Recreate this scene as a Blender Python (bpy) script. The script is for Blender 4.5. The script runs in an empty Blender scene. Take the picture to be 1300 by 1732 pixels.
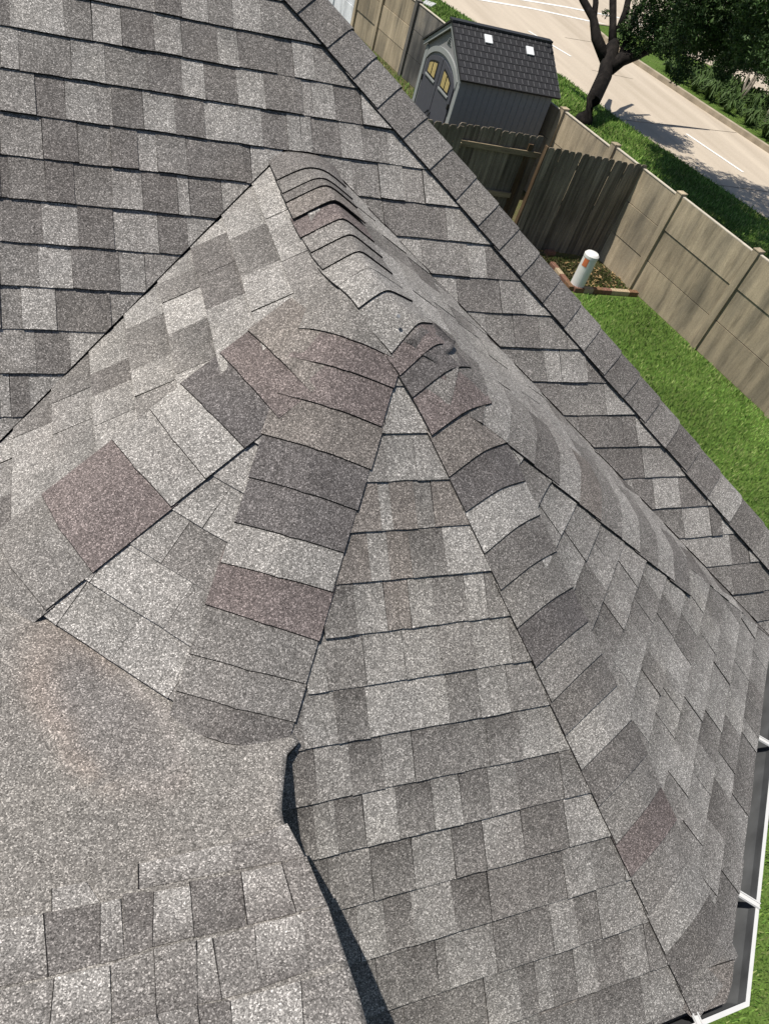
import bpy, math, random
import numpy as np
from mathutils import Vector
random.seed(7); rng = np.random.default_rng(7)
sc = bpy.context.scene
# ------------------------------------------------------------------ camera
EYE = 5.95                                    # eye height above the lawn (the builder works relative to the eye)
FPX = 1245.0                                  # focal length in pixels of a 1300 px wide picture
TH, ROLL, YAW = math.radians(45.0), math.radians(-21.05), math.radians(57.35)
nd = np.array([math.sin(ROLL)*math.cos(TH), math.cos(ROLL)*math.cos(TH), math.sin(TH)])
zf = np.array([0, 0, 1.0]); fw = zf - nd*(nd@zf); fw /= np.linalg.norm(fw); rt = np.cross(nd, fw)
ex = math.cos(YAW)*fw + math.sin(YAW)*rt; ez = -nd; ey = np.cross(ez, ex)
M = np.array([ex, ey, ez])                    # camera axes to world axes
cam_d = bpy.data.cameras.new('camera'); cam = bpy.data.objects.new('camera', cam_d); sc.collection.objects.link(cam)
cam_d.sensor_fit = 'HORIZONTAL'; cam_d.sensor_width = 36.0; cam_d.lens = FPX/1300*36.0
cam_d.clip_start = 0.02; cam_d.clip_end = 2000
from mathutils import Matrix
mw = Matrix.Identity(4)
for i, c in enumerate((M@np.array([1, 0, 0.]), M@np.array([0, -1, 0.]), M@np.array([0, 0, -1.]))):
    for j in range(3): mw[j][i] = c[j]
mw[2][3] = EYE
cam.matrix_world = mw; sc.camera = cam
# ------------------------------------------------------------------ sky, sun, exposure
SUN_EL, SUN_AZ = math.radians(66), (-0.95, 0.31)      # horizontal direction towards the sun
sv = Vector((SUN_AZ[0]*math.cos(SUN_EL), SUN_AZ[1]*math.cos(SUN_EL), math.sin(SUN_EL))).normalized()
w = bpy.data.worlds.new('World'); sc.world = w; w.use_nodes = True
wn = w.node_tree; bg = wn.nodes['Background']; st = wn.nodes.new('ShaderNodeTexSky'); st.sky_type = 'NISHITA'
st.sun_disc = False; st.sun_elevation = SUN_EL; st.sun_rotation = math.atan2(SUN_AZ[0], SUN_AZ[1])
wn.links.new(st.outputs[0], bg.inputs[0]); bg.inputs[1].default_value = 0.075
sl = bpy.data.lights.new('sun', 'SUN'); sun = bpy.data.objects.new('sun', sl); sc.collection.objects.link(sun)
sl.energy = 4.5; sl.angle = math.radians(0.53); sl.color = (1.0, 0.945, 0.86)
sun.rotation_euler = (-sv).to_track_quat('-Z', 'Y').to_euler(); sun.location = (0, 0, 30)
sc.view_settings.view_transform = 'Standard'; sc.view_settings.look = 'None'
sc.view_settings.gamma = 1; sc.view_settings.exposure = 0.3; sc.view_settings.use_curve_mapping = False

# ------------------------------------------------------------------ geometry helpers (eye-centred metres, lifted by EYE at the end)
def ray(px, py): return M@np.array([(px-650)/FPX, (py-866)/FPX, 1.0])
def proj(P):
    c = M.T@np.asarray(P, float); return np.array([650+FPX*c[0]/c[2], 866+FPX*c[1]/c[2], c[2]])
GZ = -EYE
def gp(px, py, z=GZ): r = ray(px, py); return r*z/r[2]

class Slope:
    def __init__(s, az, pitch, d):
        a, p = math.radians(az), math.radians(pitch)
        s.n = np.array([math.sin(p)*math.cos(a), math.sin(p)*math.sin(a), math.cos(p)]); s.d = d
        uh = np.array([-math.cos(a), -math.sin(a)])
        s.v = np.array([uh[0]*math.cos(p), uh[1]*math.cos(p), math.sin(p)]); s.u = np.array([uh[1], -uh[0], 0.0])
        s.o = -d*s.n
    def P(s, u, v, h=0.0): return s.o + s.u*u + s.v*v + s.n*h
    def hit(s, px, py): r = ray(px, py); return r*(-s.d/(s.n@r))
    def uv(s, P): P = np.asarray(P); return P@s.u, P@s.v
    def zlin(s):                              # z over x, y:  z = a x + b y + c
        return -s.n[0]/s.n[2], -s.n[1]/s.n[2], -s.d/s.n[2]
    def below(s, t, pad=0.0):                 # half-plane (a,b,c): a u + b v <= c  where this slope lies below slope t
        a, b, c = t.zlin()
        f = lambda P: P[2] - (a*P[0] + b*P[1] + c)
        f0, fu, fv = f(s.P(0, 0)), f(s.P(1, 0)), f(s.P(0, 1))
        A, B = fu-f0, fv-f0; L = math.hypot(A, B)
        return A/L, B/L, -f0/L + pad
    def above(s, t, pad=0.0):
        a, b, c = s.below(t); return -a, -b, -c+pad
def through(az, pitch, P):
    s = Slope(az, pitch, 0); s.d = -float(s.n@np.asarray(P)); s.o = -s.d*s.n; return s
SA = Slope(-90, 38.544, 2.622); SC = Slope(-90, 34.845, 1.973)
Q = SA.hit(507.738, 233.403)
PK = np.array([Q[0], -(SC.d + SC.n[2]*Q[2])/SC.n[1], Q[2]])           # where the ridge meets the bay
SH = through(180, 33.916, PK); SF = through(-135, 33.177, PK); SR = through(0, 31.263, PK)
X1, X2 = SC.hit(838, 819), SC.hit(1228, 1690); D = X2-X1
pe = math.degrees(math.atan(-D[2]/(D[0]*math.cos(math.radians(-45))+D[1]*math.sin(math.radians(-45)))))
SE = through(-45, pe, X1)
_yt = float(SA.P(SA.uv(Q)[0], 1.73-.143*2-.004)[1])-.006
ST = through(90, math.degrees(math.atan(.15)), (PK[0], _yt-.34, PK[2]))   # the ridge sags towards its head
wing = dict(H=SH, F=SF, C=SC, E=SE, R=SR, T=ST)
def wing_clip(k, pad=0.0):
    return [wing[k].below(t, -.001 if {n, k} == {'E', 'R'} else pad) for n, t in wing.items() if n != k]

YTOP = float(SA.P(SA.uv(Q)[0], 1.73-.143*2-.004)[1])-.006
def clip(poly, hp):
    a, b, c = hp; out = []
    for i in range(len(poly)):
        p, q = poly[i], poly[(i+1) % len(poly)]
        fp, fq = a*p[0]+b*p[1]-c, a*q[0]+b*q[1]-c
        if fp <= 0: out.append(p)
        if (fp < 0 < fq) or (fq < 0 < fp):
            t = fp/(fp-fq); out.append((p[0]+t*(q[0]-p[0]), p[1]+t*(q[1]-p[1])))
    return out
def area(poly): return 0.5*abs(sum(poly[i][0]*poly[(i+1) % len(poly)][1]-poly[(i+1) % len(poly)][0]*poly[i][1] for i in range(len(poly))))

# ------------------------------------------------------------------ object helpers
W = {}
def tag(o, label=None, cat=None, group=None, kind=None):
    for k, v in (('label', label), ('category', cat), ('group', group), ('kind', kind)):
        if v: o[k] = v
    return o
def link(o, parent=None, origin=None):
    sc.collection.objects.link(o); origin = Vector(origin)
    W[o.name] = origin
    if parent is not None: o.parent = parent; o.location = origin - W[parent.name]
    else: o.location = origin
    return o
def thing(name, loc, label, cat, group=None):
    o = bpy.data.objects.new(name, None); o.empty_display_size = .2
    link(o, None, (loc[0], loc[1], loc[2]+EYE)); return tag(o, label, cat, group)
def mesh(name, verts, faces, mat, parent=None, cols=None, smooth=False, origin=None, lift=True, mats=None, fm=None):
    v = np.asarray(verts, float).copy()
    if lift: v[:, 2] += EYE
    if origin is None:
        lo, hi = v.min(0), v.max(0); origin = ((lo[0]+hi[0])/2, (lo[1]+hi[1])/2, lo[2])
    elif lift: origin = (origin[0], origin[1], origin[2]+EYE)
    me = bpy.data.meshes.new(name); me.from_pydata([tuple(p) for p in (v-np.array(origin))], [], [tuple(f) for f in faces])
    if cols is not None:                       # one rgb per face, or one list of rgb per face corner
        at = me.color_attributes.new('tone', 'FLOAT_COLOR', 'CORNER'); buf = []
        for f, c in zip(faces, cols):
            if isinstance(c[0], (float, int)): c = [c]*len(f)
            for k in c: buf += [k[0], k[1], k[2], 1.0]
        at.data.foreach_set('color', buf)
    for m in (mats or [mat]): me.materials.append(m)
    if fm: me.polygons.foreach_set('material_index', fm)
    if smooth: me.polygons.foreach_set('use_smooth', [True]*len(me.polygons))
    me.update()
    o = bpy.data.objects.new(name, me); return link(o, parent, origin)
class MB:                                      # collects simple shapes into one mesh
    def __init__(s): s.v, s.f, s.c = [], [], []
    def add(s, v, f, c=None):
        n = len(s.v); s.v += [tuple(p) for p in v]; s.f += [tuple(i+n for i in q) for q in f]; s.c += (c if c is not None else [(.2, .2, .2)]*len(f)); return s
    def box(s, c, d, ax=None):                 # centre, full sizes, axes
        ax = ax if ax is not None else np.eye(3); c = np.asarray(c, float)
        v = [c + ax[0]*d[0]*.5*i + ax[1]*d[1]*.5*j + ax[2]*d[2]*.5*k for i in (-1, 1) for j in (-1, 1) for k in (-1, 1)]
        return s.add(v, [(0, 1, 3, 2), (4, 6, 7, 5), (0, 4, 5, 1), (2, 3, 7, 6), (0, 2, 6, 4), (1, 5, 7, 3)])
    def tube(s, pts, rad, n=8, cap=True):
        pts = [np.asarray(p, float) for p in pts]; base = len(s.v); v, f = [], []
        for i, p in enumerate(pts):
            t = pts[min(i+1, len(pts)-1)]-pts[max(i-1, 0)]; t /= np.linalg.norm(t)
            a = np.cross(t, [0, 0, 1.0]) if abs(t[2]) < .95 else np.cross(t, [1.0, 0, 0]); a /= np.linalg.norm(a); b = np.cross(t, a)
            r = rad[i] if hasattr(rad, '__len__') else rad
            for k in range(n):
                q = 2*math.pi*k/n; v.append(p + r*(math.cos(q)*a+math.sin(q)*b))
        for i in range(len(pts)-1):
            for k in range(n): f.append((i*n+k, i*n+(k+1) % n, (i+1)*n+(k+1) % n, (i+1)*n+k))
        if cap: f.append(tuple(range(n-1, -1, -1))); f.append(tuple((len(pts)-1)*n+k for k in range(n)))
        return s.add(v, f)
    def build(s, name, mat, parent=None, smooth=False, cols=False): return mesh(name, s.v, s.f, mat, parent, s.c if cols else None, smooth)
def dupe(o, parent=None, off=(0, 0, 0), label=None, loc=None, rz=None, scale=None):
    c = o.copy(); sc.collection.objects.link(c); W[c.name] = W[o.name]
    if parent is not None: c.parent = parent
    c.location = Vector(loc) if loc is not None else o.location + Vector(off)
    if rz is not None: c.rotation_euler = (0, 0, rz)
    if scale is not None: c.scale = scale
    if label: c['label'] = label
    return c

# ------------------------------------------------------------------ materials
def nmat(name, rough=.85, spec=.2):
    m = bpy.data.materials.new(name); m.use_nodes = True; nt = m.node_tree; b = nt.nodes['Principled BSDF']
    b.inputs['Roughness'].default_value = rough; b.inputs['Specular IOR Level'].default_value = spec
    return m, nt, b
def N(nt, t, **k):
    n = nt.nodes.new(t)
    for a, v in k.items():
        if a in n.inputs.keys(): n.inputs[a].default_value = v
        else: setattr(n, a, v)
    return n
def ramp(nt, src, stops, interp='LINEAR'):
    r = nt.nodes.new('ShaderNodeValToRGB'); r.color_ramp.interpolation = interp; e = r.color_ramp.elements
    while len(e) < len(stops): e.new(.5)
    for i, (p, c) in enumerate(stops):
        e[i].position = p; e[i].color = (c, c, c, 1) if isinstance(c, (int, float)) else (*c, 1)
    nt.links.new(src, r.inputs[0]); return r.outputs[0]
def mul(nt, a, b, f=1.0, mode='MULTIPLY'):
    x = nt.nodes.new('ShaderNodeMix'); x.data_type = 'RGBA'; x.blend_type = mode; x.inputs[0].default_value = f
    for s, k in ((a, 6), (b, 7)):
        if isinstance(s, tuple): x.inputs[k].default_value = (*s, 1)
        else: nt.links.new(s, x.inputs[k])
    return x.outputs[2]
def bump(nt, b, src, dist, strength=1.0):
    n = nt.nodes.new('ShaderNodeBump'); n.inputs['Distance'].default_value = dist; n.inputs['Strength'].default_value = strength
    nt.links.new(src, n.inputs['Height']); nt.links.new(n.outputs[0], b.inputs['Normal'])

def granule_mat():
    m, nt, b = nmat('asphalt_granules', .95, .12)
    pos = N(nt, 'ShaderNodeNewGeometry').outputs['Position']
    at = N(nt, 'ShaderNodeVertexColor', layer_name='tone').outputs[0]
    v1 = N(nt, 'ShaderNodeTexVoronoi', Scale=345.0); v2 = N(nt, 'ShaderNodeTexVoronoi', Scale=700.0)
    nz = N(nt, 'ShaderNodeTexNoise', Scale=5.0, Detail=3.0); nf = N(nt, 'ShaderNodeTexNoise', Scale=38.0, Detail=2.0)
    for t in (v1, v2, nz, nf): nt.links.new(pos, t.inputs['Vector'])
    s1 = N(nt, 'ShaderNodeSeparateColor'); nt.links.new(v1.outputs['Color'], s1.inputs[0])
    s2 = N(nt, 'ShaderNodeSeparateColor'); nt.links.new(v2.outputs['Color'], s2.inputs[0])
    r1 = ramp(nt, s1.outputs[0], [(0, .38), (.2, .65), (.5, .88), (.76, 1.08), (.88, 1.6), (1, 2.35)])
    r2 = ramp(nt, s2.outputs[0], [(0, .6), (.3, .85), (.75, 1.08), (1, 1.5)])
    c = mul(nt, at, r1); c = mul(nt, c, r2)
    nb_ = N(nt, 'ShaderNodeTexNoise', Scale=1.6, Detail=5.0, Roughness=.6); nt.links.new(pos, nb_.inputs['Vector'])
    c = mul(nt, c, ramp(nt, nb_.outputs[0], [(.34, (.9, .885, .88)), (.5, (1.0, 1.0, 1.0)), (.66, (1.07, 1.06, 1.04))]))
    c = mul(nt, c, ramp(nt, nz.outputs[0], [(.25, .86), (.5, 1.0), (.75, 1.1)]))
    c = mul(nt, c, ramp(nt, nf.outputs[0], [(.25, .86), (.5, 1.0), (.75, 1.15)]))
    nt.links.new(c, b.inputs['Base Color']); bump(nt, b, s1.outputs[1], .0012, .5)
    return m
def plain(name, col, rough=.7, spec=.3, var=.15, scale=6.0, metal=0.0, detail=4.0, bmp=0.0):
    m, nt, b = nmat(name, rough, spec); b.inputs['Metallic'].default_value = metal
    pos = N(nt, 'ShaderNodeNewGeometry').outputs['Position']
    nz = N(nt, 'ShaderNodeTexNoise', Scale=scale, Detail=detail); nt.links.new(pos, nz.inputs['Vector'])
    c = mul(nt, tuple(col), ramp(nt, nz.outputs[0], [(.25, 1-var), (.5, 1.0), (.75, 1+var)]))
    nt.links.new(c, b.inputs['Base Color'])
    if bmp: bump(nt, b, nz.outputs[0], bmp)
    return m
def streaky(name, cols, sx=(7, 7, .6), rough=.9, spots=None, oi=0.12, bmp=.002):
    """vertical weather streaks: noise stretched along z, tinted between the given colours, a little different on each piece"""
    m, nt, b = nmat(name, rough, .15)
    pos = N(nt, 'ShaderNodeNewGeometry').outputs['Position']
    mp = N(nt, 'ShaderNodeMapping'); mp.inputs['Scale'].default_value = sx; nt.links.new(pos, mp.inputs[0])
    n1 = N(nt, 'ShaderNodeTexNoise', Scale=1.0, Detail=5.0, Roughness=.6); nt.links.new(mp.outputs[0], n1.inputs['Vector'])
    n2 = N(nt, 'ShaderNodeTexNoise', Scale=1.1, Detail=4.0); nt.links.new(pos, n2.inputs['Vector'])
    a = nt.nodes.new('ShaderNodeMath'); a.operation = 'MULTIPLY_ADD'; a.inputs[1].default_value = .6
    nt.links.new(n1.outputs[0], a.inputs[0])
    h = nt.nodes.new('ShaderNodeMath'); h.operation = 'MULTIPLY'; h.inputs[1].default_value = .4; nt.links.new(n2.outputs[0], h.inputs[0]); nt.links.new(h.outputs[0], a.inputs[2])
    k = len(cols); c = ramp(nt, a.outputs[0], [(.33+.34*i/(k-1), cols[i]) for i in range(k)])
    inf = N(nt, 'ShaderNodeObjectInfo')
    c = mul(nt, c, ramp(nt, inf.outputs['Random'], [(0, 1-oi), (1, 1+oi)]))
    n4 = N(nt, 'ShaderNodeTexNoise', Scale=1.7, Detail=6.0, Roughness=.7); nt.links.new(mp.outputs[0], n4.inputs['Vector'])
    c = mul(nt, c, ramp(nt, n4.outputs[0], [(.32, .62), (.48, .95), (.56, 1.02), (.7, 1.2)]))
    n3 = N(nt, 'ShaderNodeTexNoise', Scale=60.0, Detail=3.0); nt.links.new(pos, n3.inputs['Vector'])
    c = mul(nt, c, ramp(nt, n3.outputs[0], [(.3, .85), (.7, 1.15)]))
    nt.links.new(c, b.inputs['Base Color']); bump(nt, b, n1.outputs[0], bmp)
    return m
GRAN = granule_mat()
M_deck = plain('roof_underlayment', (.012, .012, .013), .95, .05)
M_white = plain('white_painted_metal', (.55, .55, .54), .4, .5, .05, 20)
M_gutter = plain('gutter_inside_grey', (.14, .145, .15), .55, .4, .35, 9, .3)  # mottled grey trough, darker than the lip
M_seal = plain('silver_sealant', (.55, .56, .57), .35, .6, .12, 30, .6, 3, .004)
M_brick = plain('house_brick', (.32, .2, .15), .9, .1, .2, 12)
M_soffit = plain('soffit_paint', (.6, .58, .53), .7, .2, .05)
M_nail = plain('galvanised_nail', (.4, .4, .4), .5, .5, .1, 40, .8)
M_conc = streaky('weathered_precast_concrete', [(.175, .152, .115), (.285, .24, .172), (.39, .322, .225), (.48, .4, .28)], (4.5, 4.5, .55), oi=.14)
M_conccap = plain('pale_concrete_edge', (.5, .45, .37), .9, .1, .15, 9)
M_concwhite = streaky('white_painted_concrete', [(.62, .64, .66), (.74, .76, .78), (.8, .81, .82)], (2, 2, .5), oi=.03)
M_concdark = streaky('dark_precast_concrete', [(.05, .05, .05), (.085, .083, .078), (.16, .15, .135), (.3, .27, .22)], (3, 3, .5), oi=.1)  # darker tone for the wall bays behind the shed
M_wood = streaky('grey_weathered_pine', [(.072, .06, .048), (.138, .116, .09), (.21, .178, .138), (.28, .238, .185)], (22, 22, 1.1), oi=.28)
M_rail = streaky('tan_pine_rail', [(.16, .125, .08), (.24, .19, .125), (.3, .24, .16)], (2, 2, 20), oi=.1)
M_brownpost = streaky('brown_stained_post', [(.05, .032, .018), (.09, .06, .036), (.15, .105, .065)], (20, 20, 1.5), oi=.1)

# ------------------------------------------------------------------ the house: decks, shingles, caps
house = thing('house', (1.0, 1.0, GZ), 'house roof of mottled grey brown asphalt shingles with ridges and hips, filling the foreground', 'house')
TONE = dict(L=(.264, .2515, .238), M=(.196, .185, .175), D=(.15, .14, .133), R=(.158, .134, .129), B=(.176, .159, .147), W=(.292, .279, .264), K=(.122, .113, .111), G=(.158, .148, .141))
EDGE = (.022, .021, .021)
EXPO = .143
pieces = []                                     # (kind, parent slope key, verts, faces, cols, visible px area)
def screen_area(V):
    q = np.array([proj(p) for p in V])
    if (q[:, 2] < .05).any(): return 0.0
    if q[:, 0].max() < 0 or q[:, 0].min() > 1300 or q[:, 1].max() < 0 or q[:, 1].min() > 1732: return 0.0
    x = np.clip(q[:, 0], 0, 1300); y = np.clip(q[:, 1], 0, 1732)
    return 0.5*abs(np.dot(x, np.roll(y, -1))-np.dot(y, np.roll(x, -1)))
def jit(c, a=.06):
    k = 1+random.uniform(-a, a); return tuple(x*k for x in c)
def tab(key, S, u0, u1, v0, tone, clips, hb, ht, tk, band=None, length=EXPO+.028, kind='shingle', skew=0.0):
    poly = [(u0, v0+random.uniform(-.0016, .0016)), (u1, v0+random.uniform(-.0016, .0016)), (u1+skew, v0+length), (u0+skew, v0+length)]
    mid = [(u0+(u1-u0)*.5, v0)]
    poly.insert(1, (u0+(u1-u0)*random.uniform(.35, .65), v0+random.uniform(-.002, .002)))
    for c in clips:
        poly = clip(poly, c)
        if len(poly) < 3: return
    if area(poly) < .0006: return
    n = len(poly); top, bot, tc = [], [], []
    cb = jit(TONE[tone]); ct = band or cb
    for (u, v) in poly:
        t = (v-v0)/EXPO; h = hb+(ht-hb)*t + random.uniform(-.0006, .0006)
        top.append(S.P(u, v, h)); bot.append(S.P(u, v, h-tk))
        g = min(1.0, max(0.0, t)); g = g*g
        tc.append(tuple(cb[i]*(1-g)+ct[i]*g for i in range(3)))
    V = top+bot; F = [tuple(range(n))]+[((i+1) % n, i, n+i, n+(i+1) % n) for i in range(n)]
    cols = [tc]+[EDGE]*n
    pieces.append((kind, key, V, F, cols, screen_area(top)))
def dark_of(c, k=.62): return tuple(x*k for x in c)
def row_from_px(S, v0, entries):
    a, b = proj(S.P(-1, v0+.07)), proj(S.P(3.5, v0+.07)); out = []
    for x, t in entries:
        y = a[1]+(b[1]-a[1])*(x-a[0])/(b[0]-a[0]); out.append((S.uv(S.hit(x, y))[0], t))
    return out
def random_row(u0, u1, weights, wmin=.07, wmax=.25):
    out, u, ks, ws = [], u0-random.uniform(0, .2), list(weights), list(weights.values()); last = None
    while u < u1:
        t = random.choices(ks, ws)[0]
        if t == last and random.random() < .6: t = random.choices(ks, ws)[0]
        out.append((u, t)); last = t; u += random.uniform(wmin, wmax)*random.choice((.75, 1, 1.15))
    return out
def lay(key, S, v0, row, u_end, clips, hb, ht, tk, tooth=.0045, bandp=.5, bk=(.66, .8), gapp=.22):
    for i, (u, t) in enumerate(row):
        u1 = row[i+1][0] if i+1 < len(row) else u_end
        if t is None or u1-u < .012: continue
        th = tooth if (i % 2 == 0) != (random.random() < .15) else 0.0
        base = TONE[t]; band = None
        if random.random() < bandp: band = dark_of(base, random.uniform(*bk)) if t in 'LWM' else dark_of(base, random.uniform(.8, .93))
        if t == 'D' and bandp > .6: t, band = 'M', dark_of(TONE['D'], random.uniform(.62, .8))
        gap = .001 if random.random() < gapp else .0001
        cl = clips(.5*(u+u1), v0+.07) if callable(clips) else clips
        th += random.uniform(-.002, .003) if key == 'A' else random.uniform(-.001, .0015)
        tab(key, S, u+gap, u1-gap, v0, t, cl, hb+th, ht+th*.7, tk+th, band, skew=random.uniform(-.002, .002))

# --- main slope (A)
rowsA = {-1: [(0, 'M'), (75, 'L'), (150, 'M'), (260, 'D'), (305, 'L'), (350, 'M'), (392, 'L'), (440, 'M')],
 0: [(-20, 'D'), (17, 'L'), (108, 'M'), (155, 'L'), (205, 'D'), (260, 'L'), (306, 'D'), (367, 'L'), (402, 'D'), (465, 'D'), (495, 'L'), (530, 'M')],
 1: [(0, 'L'), (32, 'M'), (120, 'L'), (177, 'M'), (249, 'D'), (307, 'L'), (345, 'D'), (400, 'L'), (447, 'D'), (510, 'M'), (527, 'L'), (565, 'D'), (610, 'L')],
 2: [(0, 'L'), (60, 'D'), (110, 'L'), (162, 'M'), (189, 'D'), (242, 'L'), (295, 'D'), (345, 'L'), (400, 'L'), (442, 'D'), (485, 'L'), (525, 'D'), (575, 'L'), (612, 'M'), (655, 'L')],
 3: [(0, 'L'), (72, 'D'), (132, 'M'), (187, 'D'), (232, 'L'), (265, 'M'), (315, 'D'), (360, 'D'), (412, 'D'), (424, 'L'), (560, 'L'), (595, 'M'), (640, 'L'), (680, 'M'), (715, 'L')],
 4: [(0, 'D'), (15, 'M'), (77, 'D'), (125, 'M'), (190, 'L'), (240, 'D'), (300, 'L'), (320, 'D'), (375, 'L')],
 5: [(0, 'D'), (72, 'L'), (132, 'D'), (192, 'L'), (267, 'D'), (317, 'L')],
 6: [(0, 'M'), (65, 'L'), (122, 'D'), (202, 'L'), (245, 'M')], 7: [(0, 'M'), (37, 'L'), (95, 'D'), (180, 'D'), (187, 'M')],
 8: [(0, 'M'), (60, 'D'), (119, 'L')], 9: [(0, 'L'), (18, 'D'), (50, 'L')]}
# outer hip of the main slope, measured on the slope
hx1, hx2 = SA.hit(547, 0), SA.hit(1300, 905)
d1 = (hx2-hx1); ua, va = SA.uv(hx1); ub, vb = SA.uv(hx2)
L_ = math.hypot(ub-ua, vb-va); hipA = ((vb-va)/L_*-1, (ub-ua)/L_, 0); hipA = (hipA[0], hipA[1], hipA[0]*ua+hipA[1]*va)
ux_apex = SA.uv(Q)[0]
vQ = 1.73-EXPO*2+.001                            # the course whose butt passes over the head of the wing
def clipsA(u, v):
    if v-.07 > vQ-.01: return [hipA]
    return [SA.above(SH, -.012), (1, 0, ux_apex), hipA] if u < ux_apex else [SA.above(SR, -.007), (-1, 0, -ux_apex), hipA]
for k in range(-7, 19):
    v0 = 1.73-EXPO*k
    left = row_from_px(SA, v0, rowsA[k]) if k in rowsA else None
    if left is None:
        rw = random_row(-1.2, 4.2, dict(L=4, M=3.2, D=3.4))
    else:
        rw = [r for r in random_row(-1.2, left[0][0]-.05, dict(L=4, M=3, D=3))]+left
        if k >= 4: rw = rw+[(left[-1][0]+.32, None)]; rw = rw+random_row(ux_apex+.12, 4.2, dict(L=4.2, M=3, D=3))
        else: rw = rw+random_row(left[-1][0]+.3, 4.2, dict(L=4, M=3, D=3))
    if v0 < vQ:                                          # the tab that straddles the apex is cut in two there
        rw = sorted(rw, key=lambda r: r[0]); prev = [r for r in rw if r[0] < ux_apex][-1:]
        if prev and prev[0][1]: rw = sorted(rw+[(ux_apex, prev[0][1])], key=lambda r: r[0])
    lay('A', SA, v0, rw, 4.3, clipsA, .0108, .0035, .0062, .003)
# --- bay front (C)
rowsC = {-2: [(618, 'M'), (645, 'L')], -1: [(600, 'M'), (650, 'L'), (700, 'L')], 0: [(585, 'B'), (640, 'L'), (660, 'B'), (700, 'M'), (730, 'B')],
 1: [(560, 'B'), (622, 'L'), (655, 'B'), (692, 'D'), (750, 'L')], 2: [(545, 'D'), (600, 'L'), (650, 'B'), (690, 'L'), (732, 'M'), (785, 'L'), (820, 'M')],
 3: [(515, 'L'), (550, 'M'), (615, 'L'), (682, 'L'), (742, 'M'), (800, 'L'), (860, 'M')], 4: [(470, 'M'), (510, 'L'), (567, 'D'), (620, 'L'), (700, 'L'), (755, 'M'), (807, 'L'), (857, 'M')],
 5: [(470, 'D'), (532, 'L'), (590, 'D'), (645, 'L'), (697, 'D'), (777, 'M'), (822, 'D'), (877, 'L')], 6: [(470, 'D'), (532, 'L'), (567, 'D'), (615, 'L'), (670, 'D'), (730, 'L'), (777, 'D'), (825, 'L'), (872, 'D'), (947, 'M')],
 7: [(500, 'D'), (555, 'M'), (627, 'D'), (697, 'L'), (765, 'D'), (817, 'L'), (882, 'M'), (930, 'D'), (955, 'L')],
 8: [(530, 'M'), (605, 'L'), (650, 'D'), (697, 'L'), (765, 'D'), (825, 'M'), (890, 'M'), (952, 'L'), (1000, 'M'), (1050, 'L')],
 9: [(560, 'M'), (637, 'M'), (690, 'D'), (737, 'M'), (755, 'L'), (835, 'M'), (875, 'M'), (930, 'L'), (972, 'M'), (1010, 'L'), (1060, 'L')],
 10: [(560, 'M'), (640, 'D'), (685, 'D'), (750, 'M'), (820, 'L'), (875, 'M'), (905, 'L'), (930, 'M'), (970, 'L'), (1005, 'M'), (1050, 'L'), (1090, 'M'), (1120, 'L')]}
CE_V = -1.462
for k in range(-5, 13):
    v0 = .127-EXPO*k
    if v0 < CE_V-.02: continue
    if k in rowsC:
        l = row_from_px(SC, v0, rowsC[k]); rw = random_row(-.6, l[0][0]-.05, dict(L=4, M=3, D=2))+l if k > 3 else l
    else: rw = random_row(-.6, 2.4, dict(L=4, M=4, D=2))
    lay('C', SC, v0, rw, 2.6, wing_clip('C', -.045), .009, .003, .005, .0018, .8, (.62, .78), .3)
lay('C', SC, CE_V-.004, random_row(-.4, 2.4, dict(B=3, M=2, D=2), .2, .4), 2.6, wing_clip('C', -.045), .004, .003, .004, 0, .2)
# --- bay left (F), wing left (H), bay right (E), wing right (R)
for k in range(-6, 3):
    v0 = -.047+.141*(-k)
    if v0 < -.36: continue
    lay('F', SF, v0, random_row(-2.6, 2.6, dict(L=5, M=3, W=1.2), .13, .24), 2.8, wing_clip('F', -.045), .009, .003, .005, .002, .75, (.58, .72), .6)
for k in range(-9, 11):
    v0 = -.154-.1425*k
    if v0 > .9: continue
    lay('H', SH, v0, random_row(-3.6, 2.2, dict(W=4, L=4, M=3.0, D=1.0), .09, .21), 2.4, wing_clip('H', -.045)+[SH.above(SA, .003), (-1, 0, YTOP)], .0105, .004, .006, .0025, .55, (.6, .76), .3)
EE_V = float(np.mean([SE.uv(SE.hit(*q))[1] for q in ((1273, 1286), (1255, 1461), (1232, 1660))]))
for k in range(0, 22):
    v0 = EE_V+.012+EXPO*k
    lay('E', SE, v0, random_row(-3.0, 4.0, dict(L=4, W=4, M=2.6, D=1.0), .1, .19), 4.2, wing_clip('E', -.045), .009, .003, .0055, .0025, .95, (.52, .68), .6)
zE = SE.P(0, EE_V)[2]
RE_V = float((zE-SR.o[2])/SR.v[2])
for k in range(0, 20):
    v0 = RE_V+.012+EXPO*k
    lay('R', SR, v0, random_row(-1.5, 3.3, dict(W=4, L=4, M=2, D=1), .1, .22), 3.5, wing_clip('R', -.045)+[SR.above(SA, .003), (1, 0, YTOP)], .008, .004, .005, .002, .6)

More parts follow.
